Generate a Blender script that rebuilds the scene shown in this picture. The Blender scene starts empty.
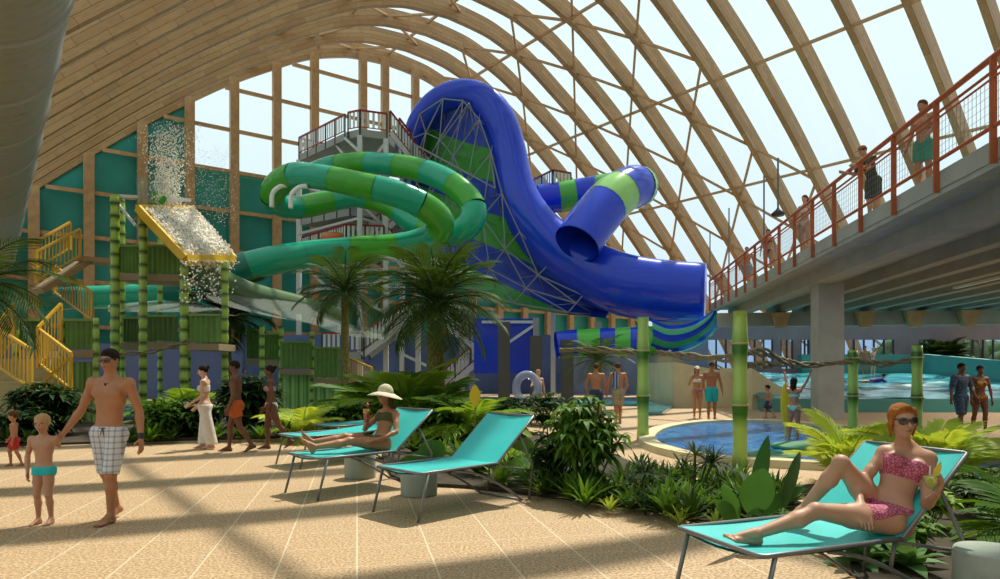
import bpy, math, random
import numpy as np
from mathutils import Vector as V, Matrix, Quaternion
import openvdb
random.seed(7)
C = bpy.context.scene.collection
F = 680.0; HX = 500.0; HY = 370.0; EYE = 1.6
def P(px, py, Y): return V(((px-HX)/F*Y, Y, EYE+(HY-py)/F*Y))
def G(px, py):
    Y = EYE*F/(py-HY); return V(((px-HX)/F*Y, Y, 0))
AX = V((-.6, .8, 0)); CX = V((.8, .6, 0))          # along the hall, across the hall
def HP(D, s, h): return V((-.6*D+.8*s, .8*D+.6*s, h+EYE))
GA = V((.1412, .99, 0)); GP = V((.99, -.1412, 0))   # along / across the gallery
def GL(u, w, z): return V((6.03, 0, 0)) + GA*u + GP*w + V((0, 0, z))

# ---------- materials
MATS = {}
def mat(name, col, rough=.6, var=0., scale=8., metal=0., coat=0., spec=.5, sub=0., trans=0., bump=0., emis=None, estr=0.):
    if name in MATS: return MATS[name]
    m = bpy.data.materials.new(name); m.use_nodes = True
    nt = m.node_tree; b = nt.nodes['Principled BSDF']
    c = (*col, 1)
    b.inputs['Roughness'].default_value = rough; b.inputs['Metallic'].default_value = metal
    b.inputs['Specular IOR Level'].default_value = spec
    b.inputs['Coat Weight'].default_value = coat
    b.inputs['Subsurface Weight'].default_value = sub
    if sub: b.inputs['Subsurface Radius'].default_value = (.02, .008, .005)
    b.inputs['Base Color'].default_value = c
    if var or bump:
        tc = nt.nodes.new('ShaderNodeTexCoord'); n = nt.nodes.new('ShaderNodeTexNoise')
        n.inputs['Scale'].default_value = scale; n.inputs['Detail'].default_value = 4
        nt.links.new(tc.outputs['Object'], n.inputs['Vector'])
        if var:
            r = nt.nodes.new('ShaderNodeValToRGB')
            r.color_ramp.elements[0].position = .3; r.color_ramp.elements[1].position = .7
            r.color_ramp.elements[0].color = (*[max(0, x*(1-var)) for x in col], 1)
            r.color_ramp.elements[1].color = (*[min(1, x*(1+var)) for x in col], 1)
            nt.links.new(n.outputs['Fac'], r.inputs['Fac']); nt.links.new(r.outputs['Color'], b.inputs['Base Color'])
        if bump:
            bp = nt.nodes.new('ShaderNodeBump'); bp.inputs['Strength'].default_value = bump; bp.inputs['Distance'].default_value = .02
            nt.links.new(n.outputs['Fac'], bp.inputs['Height']); nt.links.new(bp.outputs['Normal'], b.inputs['Normal'])
    MATS[name] = m
    return m
def nodes(m): return m.node_tree, m.node_tree.nodes['Principled BSDF']
def math_n(nt, op, a, b=None):
    n = nt.nodes.new('ShaderNodeMath'); n.operation = op
    for i, x in enumerate((a, b)):
        if x is None: continue
        if isinstance(x, (int, float)): n.inputs[i].default_value = x
        else: nt.links.new(x, n.inputs[i])
    return n.outputs[0]
def stripe_mat(name, cols, direction, period, rough=.25, offset=0., coords='Object', soft=False):
    """flat colour bands laid across a direction in object space"""
    if name in MATS: return MATS[name]
    m = mat(name, cols[0], rough, coat=.6); nt, b = nodes(m)
    tc = nt.nodes.new('ShaderNodeTexCoord'); d = nt.nodes.new('ShaderNodeVectorMath'); d.operation = 'DOT_PRODUCT'
    d.inputs[1].default_value = direction; nt.links.new(tc.outputs[coords], d.inputs[0])
    f = math_n(nt, 'FRACT', math_n(nt, 'ADD', math_n(nt, 'DIVIDE', d.outputs['Value'], period), offset))
    r = nt.nodes.new('ShaderNodeValToRGB'); r.color_ramp.interpolation = 'LINEAR' if soft else 'CONSTANT'
    el = r.color_ramp.elements
    while len(el) < len(cols): el.new(.5)
    for i, c in enumerate(cols): el[i].position = i/len(cols); el[i].color = (*c, 1)
    nt.links.new(f, r.inputs['Fac']); nt.links.new(r.outputs['Color'], b.inputs['Base Color'])
    return m
def glass_mat(name, tint=(1, 1, 1), gloss=.06, rough=.02, alpha=0., acol=(1, 1, 1)):
    if name in MATS: return MATS[name]
    m = bpy.data.materials.new(name); m.use_nodes = True; nt = m.node_tree; nt.nodes.clear()
    o = nt.nodes.new('ShaderNodeOutputMaterial'); t = nt.nodes.new('ShaderNodeBsdfTransparent'); g = nt.nodes.new('ShaderNodeBsdfGlossy')
    t.inputs[0].default_value = (*tint, 1); g.inputs['Roughness'].default_value = rough
    mx = nt.nodes.new('ShaderNodeMixShader'); mx.inputs[0].default_value = gloss
    nt.links.new(t.outputs[0], mx.inputs[1]); nt.links.new(g.outputs[0], mx.inputs[2]); last = mx.outputs[0]
    if alpha:
        d = nt.nodes.new('ShaderNodeBsdfDiffuse'); d.inputs[0].default_value = (*acol, 1)
        m2 = nt.nodes.new('ShaderNodeMixShader'); m2.inputs[0].default_value = alpha
        nt.links.new(last, m2.inputs[1]); nt.links.new(d.outputs[0], m2.inputs[2]); last = m2.outputs[0]
    nt.links.new(last, o.inputs[0]); MATS[name] = m
    return m

# ---------- mesh building
class MB:
    def __init__(s): s.v = []; s.f = []; s.mi = []; s.sm = []; s.cur = 0
    def add(s, vs, fs, smooth=False):
        o = len(s.v); s.v += [tuple(x) for x in vs]
        for f in fs: s.f.append([o+i for i in f]); s.mi.append(s.cur); s.sm.append(smooth)
    def box(s, c, size, ax=None, ay=None, az=None):
        c = V(c); ax = V(ax or (1, 0, 0)); ay = V(ay or (0, 1, 0)); az = V(az or (0, 0, 1))
        hx, hy, hz = size[0]/2, size[1]/2, size[2]/2
        vs = [c+ax*(hx*i)+ay*(hy*j)+az*(hz*k) for k in (-1, 1) for j in (-1, 1) for i in (-1, 1)]
        s.add(vs, [(0, 2, 3, 1), (4, 5, 7, 6), (0, 1, 5, 4), (2, 6, 7, 3), (0, 4, 6, 2), (1, 3, 7, 5)])
        return s
    def bar(s, p, q, w, h=None, up=(0, 0, 1)):
        p = V(p); q = V(q); h = h or w; d = q-p; L = d.length
        if L < 1e-6: return s
        d /= L; up = V(up)
        if abs(d.dot(up)) > .98: up = V((1, 0, 0))
        r = d.cross(up).normalized(); u = r.cross(d)
        return s.box((p+q)/2, (w, L, h), r, d, u)
    def tube(s, pts, r, n=8, cap=True, closed=False, sx=1., smooth=True):
        pts = [V(p) for p in pts]; m = len(pts)
        if m < 2: return s
        rs = r if isinstance(r, (list, tuple)) else [r]*m
        t0 = (pts[1]-pts[0]).normalized(); ref = V((0, 0, 1)) if abs(t0.z) < .9 else V((1, 0, 0))
        nrm = t0.cross(ref).normalized(); vs = []; fs = []
        for i in range(m):
            a = pts[(i-1) % m] if (i > 0 or closed) else pts[i]; b = pts[(i+1) % m] if (i < m-1 or closed) else pts[i]
            t = (b-a).normalized(); nrm = (nrm-t*nrm.dot(t)).normalized(); bn = t.cross(nrm)
            for k in range(n):
                an = 2*math.pi*k/n; vs.append(pts[i]+nrm*(math.cos(an)*rs[i]*sx)+bn*(math.sin(an)*rs[i]))
        for i in range(m if closed else m-1):
            j = (i+1) % m
            for k in range(n): l = (k+1) % n; fs.append((i*n+k, i*n+l, j*n+l, j*n+k))
        if cap and not closed: fs.append(tuple(range(n-1, -1, -1))); fs.append(tuple((m-1)*n+k for k in range(n)))
        s.add(vs, fs, smooth); return s
    def lathe(s, c, prof, n=24, smooth=True, cap=True):
        c = V(c); vs = []; fs = []; m = len(prof)
        for r, z in prof:
            for k in range(n): a = 2*math.pi*k/n; vs.append(c+V((r*math.cos(a), r*math.sin(a), z)))
        for i in range(m-1):
            for k in range(n): l = (k+1) % n; fs.append((i*n+k, i*n+l, (i+1)*n+l, (i+1)*n+k))
        if cap: fs.append(tuple(range(n-1, -1, -1))); fs.append(tuple((m-1)*n+k for k in range(n)))
        s.add(vs, fs, smooth); return s
    def grid(s, rows, smooth=True, flip=False):
        m = len(rows); n = len(rows[0]); vs = [p for r in rows for p in r]; fs = []
        for i in range(m-1):
            for j in range(n-1):
                f = (i*n+j, i*n+j+1, (i+1)*n+j+1, (i+1)*n+j); fs.append(f[::-1] if flip else f)
        s.add(vs, fs, smooth); return s
    def prism(s, poly, z0, z1):
        n = len(poly); vs = [V((p[0], p[1], z0)) for p in poly]+[V((p[0], p[1], z1)) for p in poly]
        fs = [tuple(range(n-1, -1, -1)), tuple(range(n, 2*n))]+[(i, (i+1) % n, n+(i+1) % n, n+i) for i in range(n)]
        s.add(vs, fs); return s
    def ball(s, c, r, n=8, m=6):
        c = V(c); r = r if isinstance(r, (tuple, list)) else (r, r, r); vs = [c+V((0, 0, -r[2]))]; fs = []
        for i in range(1, m):
            a = -math.pi/2+math.pi*i/m
            for k in range(n):
                b = 2*math.pi*k/n; vs.append(c+V((r[0]*math.cos(a)*math.cos(b), r[1]*math.cos(a)*math.sin(b), r[2]*math.sin(a))))
        vs.append(c+V((0, 0, r[2]))); T = len(vs)-1
        for k in range(n):
            l = (k+1) % n; fs.append((0, 1+l, 1+k)); fs.append((T, T-n+k, T-n+l))
            for i in range(m-2): a = 1+i*n; fs.append((a+k, a+l, a+n+l, a+n+k))
        s.add(vs, fs, True); return s
    def build(s, name, mats, parent=None, **kw):
        me = bpy.data.meshes.new(name); org = V((0, 0, 0))
        if parent is not None: org = parent.matrix_basis.translation if parent.parent is None else V((0, 0, 0))
        vs = s.v
        if parent is not None:
            M = world_of(parent).inverted(); vs = [tuple(M @ V(v)) for v in vs]
        elif vs and not kw.pop('keep', False):
            a = np.array(vs); c = (a.min(0)+a.max(0))/2; c[2] = a[:, 2].min()
            vs = [tuple(x) for x in a-c]; kw['_loc'] = c
        me.from_pydata(vs, [], s.f)
        for m in (mats if isinstance(mats, (list, tuple)) else [mats]): me.materials.append(m)
        me.polygons.foreach_set('material_index', s.mi); me.polygons.foreach_set('use_smooth', s.sm)
        me.update()
        o = bpy.data.objects.new(name, me); C.objects.link(o)
        loc = kw.pop('_loc', None); kw.pop('keep', None)
        if loc is not None: o.location = loc
        if parent is not None: o.parent = parent
        for k, x in kw.items(): o[k] = x
        return o
def world_of(o):
    M = Matrix.LocRotScale(o.location, o.rotation_euler.to_quaternion(), o.scale)
    return world_of(o.parent) @ M if o.parent else M
def thing(name, label, cat, loc=(0, 0, 0), rz=0, group=None):
    o = bpy.data.objects.new(name, None); C.objects.link(o); o.location = loc; o.rotation_euler = (0, 0, rz)
    o.empty_display_size = .2; tag(o, label, cat, group); return o
def tag(o, label, cat, group=None, kind=None):
    o['label'] = label; o['category'] = cat
    if group: o['group'] = group
    if kind: o['kind'] = kind
    return o
def struct(o): o['kind'] = 'structure'; return o
def kids(o): return [c for c in C.objects if c.parent == o]
def dup(root, loc, rz=0, sc=None, label=None, group=None, children=None):
    ch0 = children if children is not None else kids(root)
    r = root.copy(); C.objects.link(r); r.location = loc; r.rotation_euler = (0, 0, rz)
    if sc: r.scale = (sc,)*3 if isinstance(sc, (int, float)) else sc
    if label: r['label'] = label
    if group: r['group'] = group
    for c in ch0:
        k = c.copy(); C.objects.link(k); k.parent = r
        for g in kids(c) if children is None else []:
            q = g.copy(); C.objects.link(q); q.parent = k
    return r
def catmull(pts, per=8, closed=False):
    n = len(pts); out = []
    dim = len(pts[0])
    for i in range(n if closed else n-1):
        p = [pts[(i+k) % n] if closed else pts[min(max(i+k, 0), n-1)] for k in (-1, 0, 1, 2)]
        for j in range(per):
            t = j/per
            out.append(tuple(.5*((2*p[1][d])+(-p[0][d]+p[2][d])*t+(2*p[0][d]-5*p[1][d]+4*p[2][d]-p[3][d])*t*t+(-p[0][d]+3*p[1][d]-3*p[2][d]+p[3][d])*t**3) for d in range(dim)))
    if not closed: out.append(tuple(pts[-1]))
    return out
def lerp(a, b, t): return a+(b-a)*t
ORD = ['first', 'second', 'third', 'fourth', 'fifth', 'sixth', 'seventh', 'eighth', 'ninth', 'tenth', 'eleventh', 'twelfth', 'thirteenth', 'fourteenth', 'fifteenth', 'sixteenth', 'seventeenth', 'eighteenth']
WORLD = 1.02; SUN = 5.0; EXPO = .06; SUNDIR = (.30, .50, 1.0)
WALLOFF = 2.3
# ================= camera, light =================
cd = bpy.data.cameras.new('camera'); cam = bpy.data.objects.new('camera', cd); C.objects.link(cam)
cam.location = (0, 0, EYE); cam.rotation_euler = (math.pi/2, 0, 0)
cd.sensor_width = 36; cd.lens = 36*F/1000; cd.shift_y = (HY-289.5)/1000; cd.clip_start = .05; cd.clip_end = 400
bpy.context.scene.camera = cam
sc = bpy.context.scene
sc.view_settings.view_transform = 'Standard'; sc.view_settings.look = 'None'; sc.view_settings.gamma = 1; sc.view_settings.exposure = EXPO
w = bpy.data.worlds.new('world'); sc.world = w; w.use_nodes = True; nt = w.node_tree
bg = nt.nodes['Background']; tc = nt.nodes.new('ShaderNodeTexCoord'); sp = nt.nodes.new('ShaderNodeSeparateXYZ'); rp = nt.nodes.new('ShaderNodeValToRGB')
nt.links.new(tc.outputs['Generated'], sp.inputs[0]); nt.links.new(sp.outputs['Z'], rp.inputs[0]); nt.links.new(rp.outputs[0], bg.inputs[0])
rp.color_ramp.elements[0].position = .0; rp.color_ramp.elements[0].color = (.50, .60, .68, 1)
rp.color_ramp.elements[1].position = .9; rp.color_ramp.elements[1].color = (.80, .97, 1.0, 1)
e = rp.color_ramp.elements.new(.12); e.color = (.72, .88, .96, 1)
e = rp.color_ramp.elements.new(.4); e.color = (.84, .98, 1.0, 1)
bg.inputs[1].default_value = WORLD
sd = bpy.data.lights.new('sun', 'SUN'); sun = bpy.data.objects.new('sun', sd); C.objects.link(sun)
sd.energy = SUN; sd.angle = .012; sd.color = (1, .93, .80)
sun.rotation_euler = V(SUNDIR).to_track_quat('Z', 'Y').to_euler()
sc.cycles.max_bounces = 7; sc.cycles.diffuse_bounces = 4; sc.cycles.glossy_bounces = 3; sc.cycles.transparent_max_bounces = 16
sc.cycles.use_denoising = True; sc.cycles.sample_clamp_indirect = 4; sc.cycles.caustics_reflective = False; sc.cycles.caustics_refractive = False

# ================= materials =================
def wood_mat(name, c1, c2, axis=(0, 0, 1), board=.28):
    m = mat(name, c1, .55); nt, b = nodes(m)
    tc = nt.nodes.new('ShaderNodeUVMap')
    mp = nt.nodes.new('ShaderNodeMapping'); nt.links.new(tc.outputs[0], mp.inputs[0]); mp.inputs['Scale'].default_value = (1, 1, 1)
    br = nt.nodes.new('ShaderNodeTexBrick'); nt.links.new(mp.outputs[0], br.inputs[0])
    br.inputs['Scale'].default_value = 1; br.inputs['Brick Width'].default_value = 1.9; br.inputs['Row Height'].default_value = board
    br.inputs['Mortar Size'].default_value = .012; br.inputs['Color1'].default_value = (*c1, 1); br.inputs['Color2'].default_value = (*c2, 1)
    br.inputs['Mortar'].default_value = (*[x*.55 for x in c2], 1); br.offset = .37; br.inputs['Bias'].default_value = -.1
    no = nt.nodes.new('ShaderNodeTexNoise'); mp2 = nt.nodes.new('ShaderNodeMapping'); mp2.inputs['Scale'].default_value = (1.2, 14, 1)
    nt.links.new(tc.outputs[0], mp2.inputs[0]); nt.links.new(mp2.outputs[0], no.inputs[0]); no.inputs['Scale'].default_value = 2
    mx = nt.nodes.new('ShaderNodeMixRGB'); mx.blend_type = 'MULTIPLY'; mx.inputs[0].default_value = .5
    r = nt.nodes.new('ShaderNodeValToRGB'); r.color_ramp.elements[0].color = (.55, .5, .45, 1); r.color_ramp.elements[0].position = .3; r.color_ramp.elements[1].position = .65
    nt.links.new(no.outputs['Fac'], r.inputs[0]); nt.links.new(br.outputs[0], mx.inputs[1]); nt.links.new(r.outputs[0], mx.inputs[2])
    nt.links.new(mx.outputs[0], b.inputs['Base Color']); return m
WOOD = wood_mat('glulam', (.53, .325, .14), (.42, .24, .095))
WOODC = mat('post_wood', (.50, .31, .145), .6, .15, 3)
WOODT = mat('thin_wood', (.54, .34, .16), .6, .15, 3)
GLASS = glass_mat('glazing', (.97, 1, 1), .035)
def teal_mat():
    m = mat('teal_panel', (.025, .33, .30), .4, .2, .25); return m
TEAL = teal_mat()
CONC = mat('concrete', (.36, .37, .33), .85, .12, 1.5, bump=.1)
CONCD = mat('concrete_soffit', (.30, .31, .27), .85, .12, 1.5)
STEELW = mat('white_steel', (.62, .64, .63), .4, .05)
RUST = mat('rust_red_paint', (.42, .10, .03), .45, .1, 5)
REDRAIL = mat('dark_red_paint', (.30, .02, .02), .45)
BLACK = mat('black_metal', (.02, .02, .022), .5)
GREYM = mat('grey_metal', (.17, .18, .18), .4, metal=.3)

# ================= hall shell =================
PROF_T = [0, 2.5, 4, 6.55, 9.2, 12.1, 14.7, 17.64, 20.4, 22.85, 26, 29.5, 34]
PROF_H = [23.95, 23.75, 23.45, 22.55, 21.05, 19.25, 17.35, 15.05, 12.65, 10.45, 7.5, 4.0, -1.6]
def hprof(s): return float(np.interp(abs(s-25), PROF_T, PROF_H))
pp = catmull(list(zip(PROF_T, PROF_H)), 4)
half = [(t, h) for t, h in pp]
prof = [(25-t, h) for t, h in reversed(half)]+[(25+t, h) for t, h in half[1:]]
BD = 1.15; BWID = .36
def arch(D, name='timber_arch'):
    n = len(prof); mb = MB(); rows = []
    nor = []
    for i in range(n):
        a = prof[max(i-1, 0)]; b = prof[min(i+1, n-1)]; tx, tz = b[0]-a[0], b[1]-a[1]; L = math.hypot(tx, tz); nor.append((-tz/L, tx/L))
    arc = [0]
    for i in range(1, n): arc.append(arc[-1]+math.hypot(prof[i][0]-prof[i-1][0], prof[i][1]-prof[i-1][1]))
    uvs = []
    def strip(o1, o2, v0, v1):
        for i in range(n-1):
            q = []
            for (k, (dd, off)) in ((i, o1), (i, o2), (i+1, o2), (i+1, o1)):
                s, h = prof[k]; q.append(HP(D+dd, s+nor[k][0]*off, h+nor[k][1]*off))
            mb.add(q, [(0, 1, 2, 3)]); uvs.extend([(arc[i]+D*.7, v0), (arc[i]+D*.7, v1), (arc[i+1]+D*.7, v1), (arc[i+1]+D*.7, v0)])
    w = BWID/2
    strip((-w, 0), (-w, BD), 0, BD); strip((w, BD), (w, 0), 0, BD); strip((w, 0), (-w, 0), 0, .28); strip((-w, BD), (w, BD), 0, .28)
    o = mb.build(name, WOOD)
    uv = o.data.uv_layers.new(name='UVMap'); flat = [x for p in uvs for x in p]; uv.data.foreach_set('uv', flat)
    return o
for k in range(17):
    D = 48-2.96*k
    o = arch(D); tag(o, 'arched glued timber roof beam, ' + ('the one against the glazed end wall' if k == 0 else ORD[k] + ' counting out from the glazed end wall'), 'roof beam', 'arched timber roof beams')
# roof glazing
def nrm_at(i):
    a = prof[max(i-1, 0)]; b = prof[min(i+1, len(prof)-1)]; tx, tz = b[0]-a[0], b[1]-a[1]; L = math.hypot(tx, tz); return (-tz/L, tx/L)
off = BD+.12
gp = [(s+nrm_at(i)[0]*off, h+nrm_at(i)[1]*off) for i, (s, h) in enumerate(prof)]
mb = MB(); mb.grid([[HP(D, s, h) for D in (-1, 48.3)] for s, h in gp])
struct(mb.build('window_1', GLASS))
# purlins running along the hall
pk = 0
for s0 in (44.5, 37.8, 30.5, 25.0, 19.5, 14.5, 9.5, 5.0):
    i = min(range(len(prof)), key=lambda i: abs(prof[i][0]-s0)); nx, nz = nrm_at(i); h0 = hprof(s0)
    pk += 1
    for (a, b) in ((0, 48),):
        o_ = .25 if s0 > 30 else .85
        p = HP(a, s0+nx*o_, h0+nz*o_); q = HP(b, s0+nx*o_, h0+nz*o_)
        o = MB().bar(p, q, .16, .16).build('timber_purlin', WOODT)
        tag(o, 'thin timber purlin along the hall, ' + ORD[pk-1] + ' up from the gallery side', 'roof purlin', 'purlins along the roof')
# zigzag bracing between arches
for k in range(0, 8):
    D0 = 48-2.96*k; D1 = D0-2.96; mb = MB(); up = True
    for a in range(11):
        s0 = 28+a*2.9; s1 = s0+2.9; Da, Db = (D0, D1) if (a+k) % 2 == 0 else (D1, D0)
        if k > 6 and s0 < 42: continue
        mb.bar(HP(Da, s0, hprof(s0)+.35), HP(Db, s1, hprof(s1)+.35), .15)
    o = mb.build('roof_bracing', WOODT); tag(o, 'long zigzag timber bracing between roof beams, ' + ORD[k] + ' bay from the glazed end wall', 'bracing', 'zigzag bracing bays')
    mb = MB()
    for a in range(3):
        s0 = 14+a*4; s1 = s0+4; Da, Db = (D0, D1) if (a+k) % 2 == 0 else (D1, D0)
        mb.bar(HP(Da, s0, hprof(s0)+.75), HP(Db, s1, hprof(s1)+.75), .14)
    o = mb.build('roof_bracing', WOODT); tag(o, 'short zigzag timber bracing high under the crown, ' + ORD[k] + ' bay from the glazed end wall', 'bracing', 'zigzag bracing bays')
# gable wall
W0 = 48.0
cols = [-.016, .042, .099, .159, .2165, .275, .335, .392, .4505, .4713, .51, .566]
cols = [c for c in cols if c != .4505]
cols = [c*48 for c in cols]
while cols[-1] < 56: cols.append(cols[-1]+2.8)
TR = [-.1, 2.6, 5.3, 8.0, 10.7, 13.4, 16.2, 19.0, 21.8]
for i, s in enumerate(cols):
    h = hprof(s)+.3
    if h < -1: continue
    o = MB().bar(HP(W0-.5, s, -1.6), HP(W0-.5, s, h), .42, .55, up=CX).build('timber_post', WOODC)
    tag(o, 'tall square timber post of the end wall, ' + (ORD[i] + ' from the duct side' if i < 18 else ORD[len(cols)-1-i] + ' from the gallery side'), 'post', 'posts of the glazed end wall')
for j, h in enumerate(TR):
    ss = [s for s in np.linspace(-9, 59, 400) if hprof(s) > h]
    if len(ss) < 2: continue
    o = MB().bar(HP(W0-.35, ss[0], h), HP(W0-.35, ss[-1], h), .16, .24).build('timber_rail', WOODT)
    tag(o, 'level timber rail across the end wall, ' + ORD[j] + ' up from the floor', 'rail', 'level rails of the end wall')
# glazing and teal panels
mb = MB(); tb = MB(); grid_s = [-9]+cols+[59]
for i in range(len(grid_s)-1):
    a, b = grid_s[i], grid_s[i+1]
    lim = 13.4 if a >= cols[4]-.01 else 30
    n = 6
    for k in range(n):
        x0, x1 = lerp(a, b, k/n), lerp(a, b, (k+1)/n); y0, y1 = hprof(x0)+.3, hprof(x1)+.3
        t0, t1 = min(y0, lim), min(y1, lim)
        tb.add([HP(W0, x0, -1.6), HP(W0, x1, -1.6), HP(W0, x1, t1), HP(W0, x0, t0)], [(0, 1, 2, 3)])
        if max(y0, y1) > lim: mb.add([HP(W0, x0, t0), HP(W0, x1, t1), HP(W0, x1, max(y1, t1)), HP(W0, x0, max(y0, t0))], [(0, 1, 2, 3)])
struct(mb.build('window_2', GLASS)); struct(tb.build('wall_back', TEAL))

# ---------- floor
def floor_mat():
    m = mat('plaza_tiles', (.60, .40, .23), .75); nt, b = nodes(m)
    tc = nt.nodes.new('ShaderNodeTexCoord'); mp = nt.nodes.new('ShaderNodeMapping'); nt.links.new(tc.outputs['Object'], mp.inputs[0])
    mp.inputs['Rotation'].default_value = (0, 0, -math.atan(143/680.))
    sx = nt.nodes.new('ShaderNodeSeparateXYZ'); nt.links.new(mp.outputs[0], sx.inputs[0])
    def line(o):
        f = math_n(nt, 'FRACT', math_n(nt, 'DIVIDE', o, .628)); d = math_n(nt, 'ABSOLUTE', math_n(nt, 'SUBTRACT', f, .5))
        return math_n(nt, 'GREATER_THAN', d, .4885)
    ln = math_n(nt, 'MAXIMUM', line(sx.outputs[0]), math_n(nt, 'MULTIPLY', line(sx.outputs[1]), .55))
    n1 = nt.nodes.new('ShaderNodeTexNoise'); n1.inputs['Scale'].default_value = 42; n1.inputs['Detail'].default_value = 3; nt.links.new(tc.outputs['Object'], n1.inputs[0])
    n2 = nt.nodes.new('ShaderNodeTexNoise'); n2.inputs['Scale'].default_value = .6; nt.links.new(tc.outputs['Object'], n2.inputs[0])
    r = nt.nodes.new('ShaderNodeValToRGB'); el = r.color_ramp.elements
    el[0].position = .36; el[0].color = (.26, .155, .075, 1); el[1].position = .62; el[1].color = (.60, .42, .24, 1)
    x = el.new(.5); x.color = (.45, .30, .162, 1)
    nt.links.new(n1.outputs['Fac'], r.inputs[0])
    mx = nt.nodes.new('ShaderNodeMixRGB'); nt.links.new(ln, mx.inputs[0]); nt.links.new(r.outputs[0], mx.inputs[1]); mx.inputs[2].default_value = (.62, .50, .35, 1)
    m2 = nt.nodes.new('ShaderNodeMixRGB'); m2.blend_type = 'MULTIPLY'; m2.inputs[0].default_value = .35; nt.links.new(mx.outputs[0], m2.inputs[1]); nt.links.new(n2.outputs['Color'], m2.inputs[2])
    nt.links.new(m2.outputs[0], b.inputs['Base Color'])
    nt.links.new(mx.outputs[0], b.inputs['Base Color'])
    bp = nt.nodes.new('ShaderNodeBump'); bp.inputs['Strength'].default_value = .25; bp.inputs['Distance'].default_value = .01
    nt.links.new(n1.outputs['Fac'], bp.inputs['Height']); nt.links.new(bp.outputs['Normal'], b.inputs['Normal']); return m
mb = MB(); mb.add([HP(-12, -12, -1.6), HP(-12, 62, -1.6), HP(50, 62, -1.6), HP(50, -12, -1.6)], [(0, 1, 2, 3)])
struct(mb.build('floor', floor_mat(), keep=True))

# ---------- fabric air duct, left
def duct():
    m = mat('duct_skin', (.31, .30, .26), .5); nt, b = nodes(m)
    tc = nt.nodes.new('ShaderNodeTexCoord'); d = nt.nodes.new('ShaderNodeVectorMath'); d.operation = 'DOT_PRODUCT'; d.inputs[1].default_value = AX
    nt.links.new(tc.outputs['Object'], d.inputs[0])
    s = math_n(nt, 'SINE', math_n(nt, 'MULTIPLY', d.outputs['Value'], 18.))
    bp = nt.nodes.new('ShaderNodeBump'); bp.inputs['Strength'].default_value = .35; bp.inputs['Distance'].default_value = .03
    nt.links.new(s, bp.inputs['Height']); nt.links.new(bp.outputs['Normal'], b.inputs['Normal'])
    return m
t = thing('air_duct', 'huge grey ribbed air duct hung under the low end of the timber roof', 'air duct', HP(24, -.25, 5))
c0, c1 = HP(.5, -.25, 6.3), HP(47, -.25, 6.3)
DUCTM = duct()
MB().tube([lerp(c0, c1, i/30) for i in range(31)], 1.36, 48).build('pipe', DUCTM, t)
for k in range(15):
    p = HP(46-3*k, -.25, 6.3)
    mb = MB(); mb.tube([p-AX*.06, p+AX*.06], 1.395, 40)
    mb.build('clamp_ring', mat('duct_ring', (.38, .38, .35), .5), t)
    mb = MB(); mb.box(p+CX*1.2+V((0, 0, .72)), (.32, .3, .5), CX, AX); mb.bar(p+CX*1.1+V((0, 0, .7)), p+CX*1.3+V((0, 0, 3.5)), .05)
    mb.build('bracket', mat('bracket_grey', (.27, .29, .30), .5), t)

# ---------- gallery on the right
U1 = 36.5
mb = MB()
def gbox(mb, u0, u1, w0, w1, z0, z1):
    mb.box(GL((u0+u1)/2, (w0+w1)/2, (z0+z1)/2), (w1-w0, u1-u0, z1-z0), GP, GA)
gbox(mb, 1.5, U1, 0, 15.5, 4.78, 5.1)
struct(mb.build('floor_gallery', CONC))
mb = MB(); gbox(mb, 1.5, U1, .02, .3, 4.68, 4.8); struct(mb.build('trim_1', CONC))
mb = MB(); gbox(mb, 1.5, U1, .9, 1.5, 4.38, 4.78); struct(mb.build('beam_edge', CONC))
for k, ww in enumerate([2.8, 4.1, 5.4, 6.7, 8.0, 9.3, 10.6, 11.9, 13.2, 14.5]):
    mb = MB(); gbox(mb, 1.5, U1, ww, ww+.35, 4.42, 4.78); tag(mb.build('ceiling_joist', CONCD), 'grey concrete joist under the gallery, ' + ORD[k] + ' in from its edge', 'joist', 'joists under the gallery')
mb = MB(); gbox(mb, 34, 34.6, 0, 22, 3.75, 4.42); struct(mb.build('beam_cross', CONC))
# corbels on the cross beam
for k, px in enumerate([778, 856, 900, 948]):
    w_ = ((px-500)/F*33.2-6.03-.1412*33.5)/.99; c = GL(33.95, w_, 4.38); mb = MB(); q = []
    for (du, dw, dz) in ((0, -.45, 0), (0, .45, 0), (0, .2, -.75), (0, -.2, -.75), (-.5, -.45, 0), (-.5, .45, 0), (-.35, .2, -.75), (-.35, -.2, -.75)): q.append(c+GA*du+GP*dw+V((0, 0, dz)))
    mb.add(q, [(0, 1, 2, 3), (7, 6, 5, 4), (0, 4, 5, 1), (3, 2, 6, 7), (0, 3, 7, 4), (1, 5, 6, 2)])
    tag(mb.build('corbel', WOODC), 'small tapered timber corbel on the cross beam, ' + ORD[k] + ' from the slides', 'corbel', 'corbels on the cross beam')
mb = MB(); gbox(mb, 12, 24, 5.9, 6.02, 4.33, 4.41); tag(mb.build('strip_light', mat('strip_light', (.7, .7, .65), .4, emis=1)), 'thin pale strip light under the gallery joists', 'light')
for k, (u, w_) in enumerate([(18, 6), (26, 9)]):  # area lights added to brighten under the gallery, first along the strip light
    ld = bpy.data.lights.new('gallery_fill', 'AREA'); lo_ = bpy.data.objects.new('gallery_fill', ld); C.objects.link(lo_); ld.shape = 'RECTANGLE'; ld.size = .3; ld.size_y = 6; ld.energy = 260; ld.color = (1, .93, .82); lo_.location = GL(u, w_, 4.3); lo_.rotation_euler = (0, 0, -.14)
# pillar
mb = MB(); pc = V((10.68, 22.2, 0)); mb.box(pc+V((0, 0, 2.2)), (.78, .8, 4.4), GP, GA); struct(mb.build('pillar', CONC))
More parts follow.
